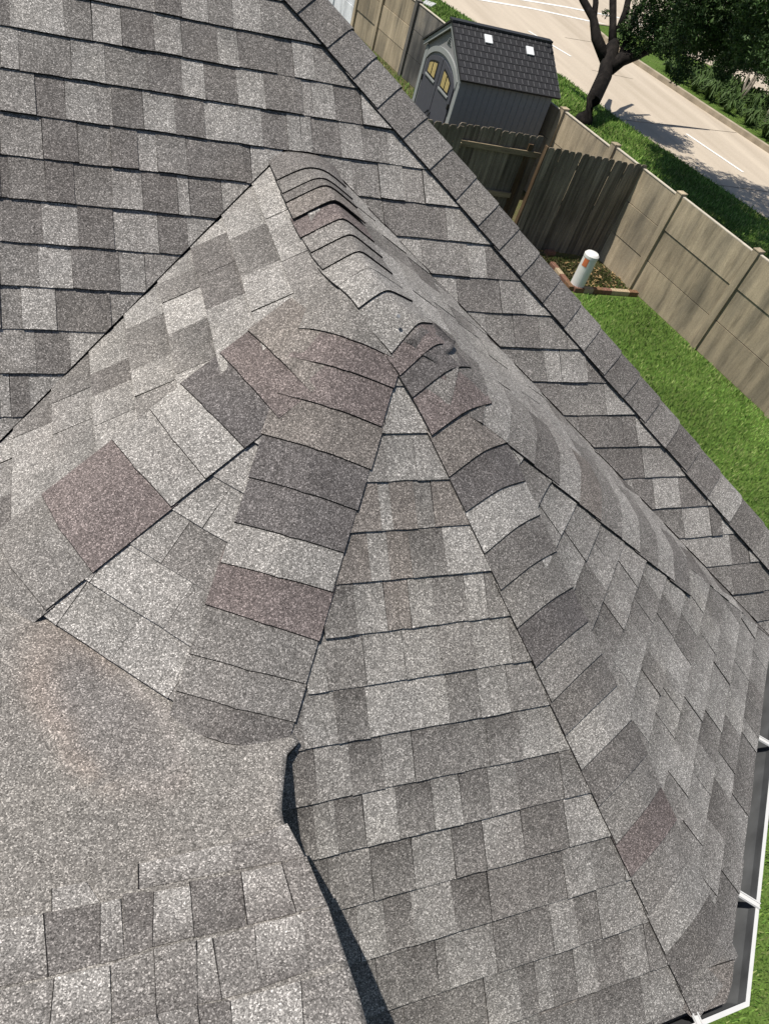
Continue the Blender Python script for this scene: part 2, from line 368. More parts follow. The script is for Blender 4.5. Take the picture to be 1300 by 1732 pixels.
# --- caps bent over hips and ridge
ZL = [t.zlin() for t in wing.values()]
def smin(x, y, k=.009):                          # the wing's height with its hips and ridge rounded over
    z = np.array([a*x+b*y+c for a, b, c in ZL]); m = z.min(); return float(m-k*np.log(np.exp(-(z-m)/k).sum()))
def cap_run(key, kind, S1, S2, P0, dirv, s_list, tones, wd=.148, hb=.0185, ht=.0125, tk=.005, rnd=.05, span=EXPO+.02, skew=None, w2=None, s_min=None, drape=True):
    """S1 lies left of the axis; s_list gives the butt position of each cap along the axis, each cap reaching back up to the one above"""
    dirv = dirv/np.linalg.norm(dirv); cs = []
    for S, sg in ((S1, -1), (S2, 1)):
        c = np.cross(S.n, dirv); c /= np.linalg.norm(c)
        if c[2] > 0: c = -c
        cs.append(c)
    nm = S1.n+S2.n; nm /= np.linalg.norm(nm); w2 = w2 or wd
    sth = abs(float(cs[0]@nm))
    qs = [-1, -.75, -.5, -.3, -.15, 0, .15, .3, .5, .75, 1]
    for i, (s, t) in enumerate(zip(s_list, tones)):
        up = s_list[i-1] if i else s-EXPO
        ln = (s-up)+.03; rows = []
        if s_min is not None: ln = min(ln, max(.04, s-s_min))
        sk = random.uniform(-.006, .006); tw = random.uniform(-.004, .004); wj = random.uniform(-.004, .004)
        for e, (sp, h) in enumerate(((s, hb), (s-ln, ht))):
            row = []
            for q in qs:
                S, c, ww = (S1, cs[0], wd+wj) if q < 0 else (S2, cs[1], w2+wj)
                dq = abs(q)*ww
                drop = sth*((dq*dq+rnd*rnd)/(2*rnd)-dq) if dq < rnd else 0.0
                n_ = S.n*min(1, dq/rnd)+nm*max(0, 1-dq/rnd); n_ /= np.linalg.norm(n_)
                if drape:
                    p = P0+dirv*(sp+q*sk*(1 if e == 0 else .3))+c*dq; row.append((np.array([p[0], p[1], smin(p[0], p[1])+(h+random.uniform(-.0004, .0004))*1.15]), np.array([0, 0, 1.0]))); continue
                row.append((P0+dirv*(sp+q*sk*(1 if e == 0 else .3))+c*(dq+(tw if e else 0)*0)+n_*(h+random.uniform(-.0005, .0005))-nm*drop, n_))
            rows.append(row)
        m = len(qs); top = [p for p, _ in rows[0]]+[p for p, _ in rows[1]]; bot = [p-n_*tk for r in rows for p, n_ in r]
        V = top+bot; F, cols = [], []
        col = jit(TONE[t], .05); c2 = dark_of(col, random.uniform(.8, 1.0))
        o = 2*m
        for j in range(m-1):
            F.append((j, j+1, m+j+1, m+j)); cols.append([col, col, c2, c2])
            F.append((j+1, j, o+j, o+j+1)); cols.append(EDGE)
        F.append((0, m, o+m, o)); F.append((m-1, o+m-1, o+2*m-1, 2*m-1)); cols += [EDGE]*2
        outline = [rows[0][0][0], rows[0][5][0], rows[0][-1][0], rows[1][-1][0], rows[1][5][0], rows[1][0][0]]
        pieces.append((kind, key, V, F, cols, screen_area(np.array(outline))))
def fix_wind():                                  # make every top face look upwards
    for i, (kd, key, V, F, cols, a) in enumerate(pieces):
        G = []; C2 = []
        for f, c in zip(F, cols):
            G.append(f); C2.append(c)
        pieces[i] = (kd, key, V, G, C2, a)
def axis(S1, S2, P0):
    d = np.cross(S1.n, S2.n); d /= np.linalg.norm(d)
    return -d if d[2] > 0 else d
def seq(s0, s1, step, j=.006): 
    out, s = [], s0
    while s < s1: out.append(s+random.uniform(-j, j)); s += step
    return out
def near_s(P0, d, px, py):                       # distance along the axis whose picture lies closest to a pixel
    ss = np.linspace(-.5, 4, 4500); q = np.array([proj(P0+d*s)[:2] for s in ss]); return float(ss[np.argmin(((q-[px, py])**2).sum(1))])
dHF = axis(SH, SF, PK); dFC = axis(SF, SC, PK); dCE = axis(SC, SE, X1); dER = axis(SE, SR, PK)
def edge_s(S, P0, d, pts): return [float((S.hit(*q)-P0)@d) for q in pts]
sl3 = edge_s(SF, PK, dHF, ((520, 668), (470, 712), (400, 757), (335, 800), (272, 850), (140, 950), (62, 1022), (-20, 1085), (-110, 1150)))
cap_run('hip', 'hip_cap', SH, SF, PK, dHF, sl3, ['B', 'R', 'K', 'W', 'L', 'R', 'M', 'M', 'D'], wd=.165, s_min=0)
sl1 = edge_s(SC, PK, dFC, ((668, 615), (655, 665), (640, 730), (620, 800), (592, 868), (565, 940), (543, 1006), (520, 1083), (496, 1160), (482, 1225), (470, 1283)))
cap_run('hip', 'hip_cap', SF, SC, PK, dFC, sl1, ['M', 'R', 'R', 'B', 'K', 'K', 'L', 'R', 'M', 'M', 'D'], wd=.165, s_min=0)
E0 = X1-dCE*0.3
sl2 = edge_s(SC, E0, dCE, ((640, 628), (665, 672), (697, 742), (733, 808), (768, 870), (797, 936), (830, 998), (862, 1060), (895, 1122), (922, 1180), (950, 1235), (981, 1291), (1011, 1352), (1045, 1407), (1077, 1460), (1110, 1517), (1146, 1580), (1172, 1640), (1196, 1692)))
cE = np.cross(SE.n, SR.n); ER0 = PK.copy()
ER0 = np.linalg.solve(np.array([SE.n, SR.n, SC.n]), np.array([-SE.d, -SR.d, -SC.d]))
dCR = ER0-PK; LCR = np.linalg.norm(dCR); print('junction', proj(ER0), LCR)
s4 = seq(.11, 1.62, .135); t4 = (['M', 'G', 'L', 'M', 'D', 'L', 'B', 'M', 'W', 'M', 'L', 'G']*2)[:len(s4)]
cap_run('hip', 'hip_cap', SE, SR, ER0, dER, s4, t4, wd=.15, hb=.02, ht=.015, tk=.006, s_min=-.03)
JN = ER0; sJ = float((JN-E0)@dCE); QT = Q+np.array([0, YTOP-Q[1], 0])
nodes = [QT, PK+np.array([0, .02, 0]), JN, E0+dCE*(sJ+.5), E0+dCE*(sJ+2.4)]
for _ in range(3):                               # corners of the path rounded off
    nn_ = [nodes[0]]
    for p, q in zip(nodes, nodes[1:]): nn_ += [p*.75+q*.25, p*.25+q*.75]
    nodes = nn_+[nodes[-1]]
nodes = np.array(nodes); cum = np.concatenate([[0], np.cumsum(np.linalg.norm(np.diff(nodes, axis=0), axis=1))])
def path(sv_): return np.array([np.interp(sv_, cum, nodes[:, i]) for i in range(3)])
def path_s(P): 
    ss = np.linspace(0, cum[-1], 3000); q = np.stack([np.interp(ss, cum, nodes[:, i]) for i in range(3)], 1); return float(ss[np.argmin(((q-P)**2).sum(1))])
def path_px(px, py):
    ss = np.linspace(0, cum[-1], 3000); q = np.array([proj(path(t))[:2] for t in ss]); return float(ss[np.argmin(((q-[px, py])**2).sum(1))])
chain = [('ridge_cap', path_px(*q), t) for q, t in zip(((520, 290), (530, 312), (536, 327), (545, 356), (564, 383), (580, 412), (596, 445), (616, 478), (640, 515), (690, 566)), ['G', 'M', 'D', 'B', 'R', 'M', 'M', 'L', 'W', 'L'])]
chain += [('hip_cap', path_s(E0+dCE*v), t) for v, t in zip(sl2, ['R', 'K', 'R', 'B', 'K', 'W', 'G', 'M', 'K', 'M', 'D', 'L', 'D', 'M', 'R', 'M', 'L', 'D', 'M'])]
ch2 = [chain[0]]
for c in chain[1:]:
    if c[1] > ch2[-1][1]+.05 or c[0] == 'ridge_cap': ch2.append(c)
prev = -.12
for i, (knd, sb, t) in enumerate(ch2):
    ln = min((sb-prev)+.03, .32); prev = sb; NR = 5; qs = [-1, -.8, -.6, -.42, -.26, -.12, 0, .12, .26, .42, .6, .8, 1]; m = len(qs); rows = []
    sk = random.uniform(-.006, .006); hw = (.128 if knd == 'ridge_cap' else .146)+random.uniform(-.003, .003)
    for r in range(NR):
        f = r/(NR-1); sc_ = max(0.0, sb-ln*f); row = []
        tg = path(min(sc_+.03, cum[-1]))-path(max(sc_-.03, 0)); tg = tg[:2]/np.linalg.norm(tg[:2]); pr = np.array([-tg[1], tg[0]])*-1
        for q in qs:
            p = path(max(0.0, sc_+q*sk*(1-f))); x, y = p[0]+pr[0]*q*hw, p[1]+pr[1]*q*hw
            if y > YTOP: y = YTOP
            h = .0175*(1-f)+.0105*f+(.004 if .9 < sb < 1.5 else .006 if sb < .5 else .0)
            row.append(np.array([x, y, smin(x, y, .011)+h*1.18+random.uniform(-.0003, .0003)]))
        rows.append(row)
    top = [p for r in rows for p in r]; n_ = len(top); bot = [p-np.array([0, 0, .0055]) for p in top]; V = top+bot; F, cols = [], []
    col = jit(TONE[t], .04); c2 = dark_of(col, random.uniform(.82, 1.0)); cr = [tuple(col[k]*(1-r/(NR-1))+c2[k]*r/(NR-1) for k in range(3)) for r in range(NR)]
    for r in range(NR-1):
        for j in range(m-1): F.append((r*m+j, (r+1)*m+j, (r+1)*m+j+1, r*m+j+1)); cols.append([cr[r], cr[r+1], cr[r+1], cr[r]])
    rim = list(range(m))+[r*m+m-1 for r in range(1, NR)]+[(NR-1)*m+j for j in range(m-2, -1, -1)]+[r*m for r in range(NR-2, 0, -1)]
    for k in range(len(rim)): a_, b_ = rim[k], rim[(k+1) % len(rim)]; F.append((a_, b_, n_+b_, n_+a_)); cols.append(EDGE)
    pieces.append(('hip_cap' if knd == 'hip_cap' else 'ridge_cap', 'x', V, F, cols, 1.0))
# outer hip of the main slope, falling away on its far side
dA = hx2-hx1; dA /= np.linalg.norm(dA)
hor = np.array([dA[0], dA[1]]); mz = math.radians(18); m2 = np.array([math.cos(mz), math.sin(mz)])
tanb = -dA[2]/(m2@hor); SO = through(18, math.degrees(math.atan(tanb)), hx1)
slO = [near_s(hx1, dA, *q) for q in ((540, -5), (588, 55), (633, 100), (675, 150), (715, 205), (760, 255), (800, 305), (835, 352), (868, 395), (905, 435), (940, 478), (975, 520), (1005, 562), (1045, 600), (1072, 642), (1110, 680), (1140, 722), (1180, 760), (1215, 800), (1250, 845), (1290, 890), (1325, 935))]
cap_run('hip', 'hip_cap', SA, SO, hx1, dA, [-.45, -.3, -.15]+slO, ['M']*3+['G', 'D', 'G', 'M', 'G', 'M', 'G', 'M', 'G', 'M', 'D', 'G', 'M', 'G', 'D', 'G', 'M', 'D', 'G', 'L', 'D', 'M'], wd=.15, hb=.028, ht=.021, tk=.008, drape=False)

# --- foreground slope that falls towards the bay (G): a gently curved surface
def gz(x, y): return -1.842+.023*np.log1p(np.exp((.64-y)/.1))
def gfull(x, y):
    s = -((x-.349)+(y-.792))*.7071                       # distance from the foot of the bay roof
    a = (x+.1)*.7071-(y-1.0)*.7071
    return gz(x, y)+.022*np.exp(-((s-.13)/.085)**2)*np.exp(-((a+.05)/.3)**2)
def ghit(px, py, f=gfull):
    r = ray(px, py); lo, hi = .4, 5.0
    for _ in range(46):
        m = (lo+hi)/2; p = r*m
        if p[2] < f(p[0], p[1]): hi = m
        else: lo = m
    return r*lo
edge_px = [(515, 1268), (485.5, 1274), (475.6, 1367), (478, 1388), (495, 1418), (512, 1445), (528, 1477), (554, 1531), (583, 1615), (607, 1685), (620, 1732)]
edge = [ghit(*q) for q in edge_px]; edge.append(edge[-1]+(edge[-1]-edge[-2])*3); edge.append(edge[-1]+np.array([-.02, -.6, 0]))
ey_ = np.array([p[1] for p in edge])[::-1]; ex_ = np.array([p[0] for p in edge])[::-1]
def gcol(x, y):
    q = proj((x, y, gfull(x, y))); c = np.array([.212, .2, .186])
    # a worn oval patch: pinkish bare rim with a darker middle
    a = np.array([q[0]-185, q[1]-1222]); ca, sa = math.cos(.86), math.sin(.86); e = math.hypot((a[0]*ca+a[1]*sa)/168, (-a[0]*sa+a[1]*ca)/84)
    ang = math.atan2(-a[0]*sa+a[1]*ca, a[0]*ca+a[1]*sa)
    e += .07*math.sin(3*ang+1)+.05*math.sin(7*ang)
    ins = max(0, min(1, (1-e)*2.4))
    lf = .5+.5*math.cos(ang-2.5)                          # strongest on the far left of the oval
    rim = math.exp(-((e-.92)/(.13+.2*lf))**2)*max(0, .25+.75*lf+.12*math.sin(5*ang+2)+.1*math.sin(40*x)*math.sin(37*y))
    pale = math.exp(-((e-.9)/.09)**2)*max(0, math.cos(ang+1.0))*.8
    c = c*(1-.7*rim)+np.array([.272, .23, .203])*.7*rim; c = c*(1-.6*pale)+np.array([.31, .285, .27])*.6*pale
    c = c*(1-.5*ins)+np.array([.15, .138, .135])*.5*ins
    return tuple(c)
NX, NY = 96, 120; gv, gc = [], []
for j in range(NY+1):
    y = -1.1+(2.35+1.1)*j/NY; xr = float(np.interp(y, ey_, ex_)) if y < ey_[-1] else float(ex_[-1]+(y-ey_[-1])*-.35)
    for i in range(NX+1):
        x = xr-2.0*(1-i/NX)**1.0; gv.append((x, y, float(gfull(x, y)))); gc.append(gcol(x, y) if -.5 < x < .7 and .3 < y < 1.6 else (.212, .2, .186))
gf, gcc = [], []
for j in range(NY):
    for i in range(NX):
        q = (j*(NX+1)+i, j*(NX+1)+i+1, (j+1)*(NX+1)+i+1, (j+1)*(NX+1)+i); gf.append(q); gcc.append([gc[k] for k in q])
nb = len(gv)                                            # the open right edge shows its thickness
for j in range(NY+1):
    p = gv[j*(NX+1)+NX]; gv.append((p[0]-.004, p[1], p[2]-.05))
for j in range(NY):
    gf.append(((j+1)*(NX+1)+NX, j*(NX+1)+NX, nb+j, nb+j+1)); gcc.append(EDGE)
slopeG = mesh('roof_slope', gv, gf, GRAN, house, gcc, True); slopeG['label'] = 'worn foreground slope with a rubbed oval patch'
zq = [((470,605),(780,535),(790,625),(470,690),'L','M'), ((780,535),(925,487),(952,595),(790,625),'M','M'), ((925,485),(970,468),(1030,578),(952,598),'L','M'),
 ((178,690),(290,665),(338,735),(178,768),'L','L'), ((148,772),(338,738),(338,940),(165,985),'D','D'), ((341,738),(407,722),(420,922),(340,942),'W','D'),
 ((413,705),(519,698),(515,885),(423,922),'D','D'), ((521,700),(640,680),(656,850),(517,885),'W','D'), ((641,666),(815,637),(831,815),(658,853),'D','D'),
 ((816,634),(950,607),(1000,770),(838,810),'W','D'), ((951,602),(1035,580),(1105,745),(1003,767),'M','M'), ((861,813),(1020,776),(1045,965),(876,1025),'W','D'),
 ((1012,772),(1108,748),(1163,930),(1046,965),'M','M'), ((721,856),(859,818),(876,1028),(752,1060),'M','M'), ((665,865),(715,852),(750,1062),(668,1080),'W','D'),
 ((521,892),(664,862),(667,1083),(531,1110),'M','D'), ((377,945),(519,897),(529,1110),(381,1142),'M','D'), ((186,990),(370,947),(378,1146),(166,1200),'W','M'),
 ((0,1032),(184,992),(164,1200),(-30,1240),'M','M'), ((780,1068),(1014,1002),(1028,1200),(790,1230),'W','L'), ((1016,1001),(1164,957),(1222,1170),(1030,1200),'M','M'),
 ((382,1146),(530,1112),(560,1260),(390,1290),'M','M'), ((531,1112),(668,1084),(690,1250),(562,1262),'M','D'), ((669,1083),(778,1066),(788,1232),(692,1250),'D','D'), ((-40,800),(147,772),(164,985),(-40,1028),'L','D')]
for k, (a, b, c, d, t1, t2) in enumerate(zq):            # tabs draped on it; a,b = their butt on the downhill side
    P4 = [ghit(p[0]/2, 1160+p[1]/2) for p in (a, b, c, d)]
    V, h = [], (.0062 if k % 2 else .0045)
    nu, nv = 5, 4
    for j in range(nv+1):
        for i in range(nu+1):
            s, t = i/nu, j/nv; p = (P4[0]*(1-s)+P4[1]*s)*(1-t)+(P4[3]*(1-s)+P4[2]*s)*t
            V.append((p[0], p[1], gfull(p[0], p[1])+h*(1-.6*t)))
    cb, ct = jit(TONE[t1]), jit(TONE[t2]); cb = tuple(x*1.0 for x in cb)
    F, cols = [], []; L = [tuple(cb[q]*(1-(j/nv)**1.6)+ct[q]*(j/nv)**1.6 for q in range(3)) for j in range(nv+1)]
    for j in range(nv):
        for i in range(nu):
            q = (j*(nu+1)+i, (j+1)*(nu+1)+i, (j+1)*(nu+1)+i+1, j*(nu+1)+i+1); F.append(q); cols.append([L[j], L[j+1], L[j+1], L[j]])
    rim = [i for i in range(nu+1)]+[j*(nu+1)+nu for j in range(1, nv+1)]+[nv*(nu+1)+i for i in range(nu-1, -1, -1)]+[j*(nu+1) for j in range(nv-1, 0, -1)]
    if k % 5 != 1:                                        # bare asphalt shows in the joint on the left
        dl = P4[1]-P4[0]; dl /= np.linalg.norm(dl); m0 = len(V); wj = random.uniform(.0014, .003)
        for j in range(nv+1):
            p = V[j*(nu+1)]
            for o_ in (-wj, .0005): V.append((p[0]+dl[0]*o_, p[1]+dl[1]*o_, float(gfull(p[0], p[1]))+.0022+.004*(1-j/nv)))
        for j in range(nv): F.append((m0+2*j, m0+2*j+2, m0+2*j+3, m0+2*j+1)); cols.append(EDGE)
    n0 = len(V); V += [(V[i][0], V[i][1], V[i][2]-.008) for i in rim]
    for i in range(len(rim)): F.append((rim[i], rim[(i+1) % len(rim)], n0+(i+1) % len(rim), n0+i)); cols.append(EDGE if i >= nu else tuple(x*.6 for x in cb))
    pieces.append(('shingle', 'G', [np.array(v) for v in V], F, cols, screen_area(np.array(P4))))

# --- decks of the slopes as parts of the house
def deck(S, clips, box=(-4, 5, -3.2, 4.5), low=None):
    poly = [(box[0], box[2]), (box[1], box[2]), (box[1], box[3]), (box[0], box[3])]
    for c in clips: poly = clip(poly, c)
    n = len(poly); V = [S.P(u, v, 0) for u, v in poly]+[S.P(u, v, -.014) for u, v in poly]
    F = [tuple(range(n))]+[tuple(range(2*n-1, n-1, -1))]+[((i+1) % n, i, n+i, n+(i+1) % n) for i in range(n)]
    return V, F
slopes = {'G': slopeG}
lowv = lambda v: (0, -1, -v)
vA_low = (zE-SA.o[2])/SA.v[2]
Vl, Fl = deck(SA, [SA.above(SH), (1, 0, ux_apex), hipA, lowv(vA_low)], (-3, 5, -3.2, 3.6)); Vr, Fr = deck(SA, [SA.above(SR), (-1, 0, -ux_apex), hipA, lowv(vA_low)], (-3, 5, -3.2, 3.6))
_u, _v = ux_apex, 1.73-EXPO*2; ap = [(_u-.35, _v-.012), (_u+.35, _v-.012), (_u+.35, _v+.4), (_u-.35, _v+.4)]
Va = [SA.P(u, v, -.003) for u, v in ap]+[SA.P(u, v, -.012) for u, v in ap]; ka = len(Vl)+len(Vr)
slopes['A'] = mesh('roof_slope', Vl+Vr+Va, Fl+[tuple(i+len(Vl) for i in f) for f in Fr]+[(ka, ka+1, ka+2, ka+3), (ka+1, ka, ka+4, ka+5)], M_deck, house)
for k, ev in (('C', CE_V), ('E', EE_V), ('R', RE_V), ('F', -.326), ('T', -9.0), ('H', (zE-SH.o[2])/SH.v[2])):
    cl = wing_clip(k)+[lowv(ev)]+([wing[k].above(SA), (-1 if k == 'H' else 1, 0, YTOP)] if k in 'HR' else [])+([ST.above(SA, -.002)] if k == 'T' else [])
    V, F = deck(wing[k], cl); slopes[k] = mesh('roof_slope', V, F, M_deck, house)
V, F = deck(SO, [SO.below(SA), lowv((zE-SO.o[2])/SO.v[2])], (-3, 4.6, -4, 3)); mesh('roof_slope', V, F, GRAN, house, [TONE['M']]*len(F))['label'] = 'far side of the main roof beyond the hip'
# --- place shingles: the 300 that show largest are parts, the rest one field
sh = sorted([p for p in pieces if p[0] == 'shingle'], key=lambda p: -p[5])
one, rest = [p for p in sh[:300] if p[5] > 0], sh[300:]+[p for p in sh[:300] if p[5] <= 0]
for kd, key, V, F, cols, a in one: mesh('shingle', V, F, GRAN, slopes[key], cols)
mb = MB()
for kd, key, V, F, cols, a in rest: mb.add(V, F, cols)
tag(mb.build('shingle_field', GRAN, house, cols=True), kind='stuff')
for kd, key, V, F, cols, a in pieces:
    if kd != 'shingle':
        o = mesh(kd, V, F, GRAN, house, cols)
print('shingles', len(sh), 'caps', len(pieces)-len(sh))
# --- ridge end: torn closing pieces, nail, sealant
def patch(name, pts, S, h, tone, tk=.006, label=None, edgecol=EDGE, mat=None):
    uv = [S.uv(S.hit(*p)) for p in pts]; n = len(uv)
    hs = h if hasattr(h, '__len__') else [h]*n
    V = [S.P(u, v, hh) for (u, v), hh in zip(uv, hs)]+[S.P(u, v, hh-tk) for (u, v), hh in zip(uv, hs)]
    F = [tuple(range(n))]+[((i+1) % n, i, n+i, n+(i+1) % n) for i in range(n)]
    c = [jit(TONE[tone], .03)]+[edgecol]*n
    o = mesh(name, V, F, mat or GRAN, house, c)
    if label: o['label'] = label
    return o
patch('starter_strip', [(1150, 1704), (1180, 1640), (1237, 1622), (1233, 1662), (1223, 1694), (1164, 1718)], SC, .0105, 'B')
NS, NT = 8, 6; cq = [ghit(*q, f=lambda x, y: smin(x, y, .011)) for q in ((678, 586), (733, 560), (764, 596), (740, 632))]   # crumpled torn flap right of the peak
V = []
for j in range(NT+1):
    for i in range(NS+1):
        a_, b_ = i/NS, j/NT; p = (cq[0]*(1-a_)+cq[1]*a_)*(1-b_)+(cq[3]*(1-a_)+cq[2]*a_)*b_
        h = .02+.02*(a_*b_)**1.5+.006*math.sin(7*a_+3*b_)+.004*math.sin(11*b_-4*a_); V.append((p[0]+.006*math.sin(9*b_), p[1]+.006*math.sin(8*a_), smin(p[0], p[1], .011)+h))
F = [(j*(NS+1)+i, (j+1)*(NS+1)+i, (j+1)*(NS+1)+i+1, j*(NS+1)+i+1) for j in range(NT) for i in range(NS)]; kf = TONE['K']
fl = mesh('torn_cap', V, F, GRAN, house, [kf if (f[0] % (NS+1)) < 6 else dark_of(kf, .6) for f in F], True); fl['label'] = 'crumpled dark cap flap at the peak'
so = fl.modifiers.new('thick', 'SOLIDIFY'); so.thickness = .005
nl = MB(); c0 = SC.hit(662, 545)+SC.n*.05; nl.tube([c0, c0+SC.n*.004], .006, 10); nl.build('nail_head', M_nail, house)
# ------------------------------------------------------------------ gutter along the eaves
def on_eave(S, u, v, out, dz): 
    oh = np.array([S.n[0], S.n[1], 0]); oh /= np.linalg.norm(oh); return S.P(u, v)+oh*out+np.array([0, 0, dz])
def hip_u(S, T, v):                                     # u where slope S meets slope T at height v
    a, b, c = S.below(T); return (c-b*v)/a
gw, gd = .068, .10
zc = SC.P(0, CE_V)[2]
def eline(S, z, off):                                    # eave line in plan, pushed out by off: (normal2d, c)
    oh = S.n[:2]/np.linalg.norm(S.n[:2]); v = (z-S.o[2])/S.v[2]; p = S.P(0, v)[:2]; return oh, float(oh@p)+off
def corner(S, T, z, off, zs=None):
    a, c1 = eline(S, zs or z, off); b, c2 = eline(T, z, off); return np.linalg.solve(np.array([a, b]), [c1, c2])
zg = (zE+zc)/2-.012
prof = [(-.035, 0.0), (-.035, -gd), (gw-.02, -gd), (gw, -.03), (gw, .012), (gw+.011, .012), (gw+.011, -.022)]
def run_pts(off):
    c1 = corner(SE, SC, zE, off, zE) if False else np.linalg.solve(np.array([eline(SC, zc, off)[0], eline(SE, zE, off)[0]]), [eline(SC, zc, off-.03)[1], eline(SE, zE, off)[1]])
    c2 = np.linalg.solve(np.array([eline(SE, zE, off)[0], eline(SR, zE, off)[0]]), [eline(SE, zE, off)[1], eline(SR, zE, off)[1]])
    s0 = np.array([.2, c1[1]]); s1 = np.array([c2[0], c2[1]+1.2]); return [s0, c1, c2, s1]
lines = [[(*p, zg+dz) for p in run_pts(off)] for off, dz in prof]
V = [p for l in lines for p in l]; F = []; fm = []
for a in range(len(prof)-1):
    for i in range(3): F.append((a*4+i, a*4+i+1, (a+1)*4+i+1, (a+1)*4+i)); fm.append(1 if a >= 4 else 0)
gut = mesh('gutter', V, F, None, house, mats=[M_gutter, M_white], fm=fm)
sol = gut.modifiers.new('thick', 'SOLIDIFY'); sol.thickness = .0025; sol.offset = -1
def bracket(a, b, t):
    p = np.array(lines[1][a])*(1-t)+np.array(lines[1][b])*t; oh, d = (np.array(lines[4][a])-np.array(lines[0][a])), None
    q0 = np.array(lines[0][a])*(1-t)+np.array(lines[0][b])*t; q1 = np.array(lines[5][a])*(1-t)+np.array(lines[5][b])*t
    al = np.array(lines[0][b])-np.array(lines[0][a]); al /= np.linalg.norm(al); x = np.cross([0, 0, 1.0], al)
    x = x if x@(q1-q0) > 0 else -x
    w_ = (q1-q0)@x; c = q0+x*w_*.5; c[2] = zg+.016
    m = MB().box(c, (w_, .024, .004), np.array([x, al, [0, 0, 1.0]])); m.box(c+np.array([0, 0, .004])-al*.009, (w_, .004, .006), np.array([x, al, [0, 0, 1.0]])); m.box(c+np.array([0, 0, .004])+al*.009, (w_, .004, .006), np.array([x, al, [0, 0, 1.0]]))
    m.build('gutter_bracket', M_white, gut)
seg_t = lambda a, b, px, py: float(np.argmin([np.hypot(*(proj(np.array(lines[2][a])*(1-t)+np.array(lines[2][b])*t)[:2]-[px, py])) for t in np.linspace(0, 1, 400)])/399)
for q in ((1258, 1552), (1286, 1278)): bracket(1, 2, seg_t(1, 2, *q))
bracket(0, 1, seg_t(0, 1, 1150, 1712)); bracket(2, 3, .3)
cp = (np.array(lines[2][1])*.62+np.array(lines[1][1])*.38); V = [tuple(cp+np.array([0, 0, .012]))]; F = []; KR = 22
for r_i, rr in ((1, .5), (2, 1.0)):
    for k in range(KR):
        a = 2*math.pi*k/KR; q = .034*rr*(1+.22*math.sin(3*a+.6)+.14*math.sin(7*a)); V.append((cp[0]+q*math.cos(a), cp[1]+q*math.sin(a), cp[2]+(.009+.004*math.sin(5*a) if r_i == 1 else .001)))
for k in range(KR):
    F.append((0, 1+k, 1+(k+1) % KR)); F.append((1+k, 1+KR+k, 1+KR+(k+1) % KR, 1+(k+1) % KR))
mesh('corner_sealant', V, F, M_seal, gut, None, True)
# walls and soffit under the eaves
inn = -.45
oc = [corner(SC, SE, zE, inn, zc), np.linalg.solve(np.array([eline(SE, zE, inn)[0], eline(SR, zE, inn)[0]]), [eline(SE, zE, inn)[1], eline(SR, zE, inn)[1]])]
plan = [(-2.6, oc[0][1]), tuple(oc[0]), tuple(oc[1]), (oc[1][0], 1.9), (oc[1][0]+.25, 2.2), (-2.6, 2.2)]
n = len(plan); V = [(x, y, zE-.12) for x, y in plan]+[(x, y, GZ) for x, y in plan]
mesh('wall', V, [((i+1) % n, i, n+i, n+(i+1) % n) for i in range(n)], M_brick, house)
out0 = run_pts(-.04); sp = [(-2.6, out0[0][1]), tuple(out0[1]), tuple(out0[2]), tuple(out0[3]), (-2.6, out0[3][1])]
V = [(x, y, zE-.1) for x, y in sp]+[(x, y, zE-.12) for x, y in sp]; n = len(sp)
mesh('soffit', V, [tuple(range(n)), tuple(range(2*n-1, n-1, -1))]+[((i+1) % n, i, n+i, n+(i+1) % n) for i in range(n)], M_soffit, house)

# ------------------------------------------------------------------ ground, lawn, road, median
def sheet(name, pts, z, mat, kind='structure', depth=0.0, parent=None):
    n = len(pts); V = [(x, y, z) for x, y in pts]; F = [tuple(range(n))]
    if depth: V += [(x, y, z-depth) for x, y in pts]; F += [((i+1) % n, i, n+i, n+(i+1) % n) for i in range(n)]
    # keep the top facing up
    a = sum(pts[i][0]*pts[(i+1) % n][1]-pts[(i+1) % n][0]*pts[i][1] for i in range(n))
    if a < 0: F = [tuple(reversed(f)) for f in F]
    o = mesh(name, V, F, mat, parent)
    if kind: tag(o, kind=kind)
    return o
def grass_ground(name, cols, scale=2.2):
    m, nt, b = nmat(name, .95, .05); pos = N(nt, 'ShaderNodeNewGeometry').outputs['Position']
    n1 = N(nt, 'ShaderNodeTexNoise', Scale=scale, Detail=6.0, Roughness=.65); n2 = N(nt, 'ShaderNodeTexNoise', Scale=45.0, Detail=3.0)
    nt.links.new(pos, n1.inputs['Vector']); nt.links.new(pos, n2.inputs['Vector'])
    c = ramp(nt, n1.outputs[0], [(.3+.4*i/(len(cols)-1), k) for i, k in enumerate(cols)]); c = mul(nt, c, ramp(nt, n2.outputs[0], [(.3, .6), (.7, 1.4)]))
    nt.links.new(c, b.inputs['Base Color']); bump(nt, b, n2.outputs[0], .02); return m
M_soil = grass_ground('lawn_soil', [(.07, .11, .025), (.085, .14, .03), (.1, .145, .04)])
M_dirt = grass_ground('bare_soil', [(.13, .1, .065), (.1, .095, .045), (.07, .09, .03)], 1.6)
M_blade = None
def blade_mat(name):
    m, nt, b = nmat(name, .6, .25); at = N(nt, 'ShaderNodeVertexColor', layer_name='tone').outputs[0]
    nt.links.new(at, b.inputs['Base Color']); b.inputs['Subsurface Weight'].default_value = 0.0
    return m
M_blade = blade_mat('grass_blades'); M_leaf = blade_mat('leaves')
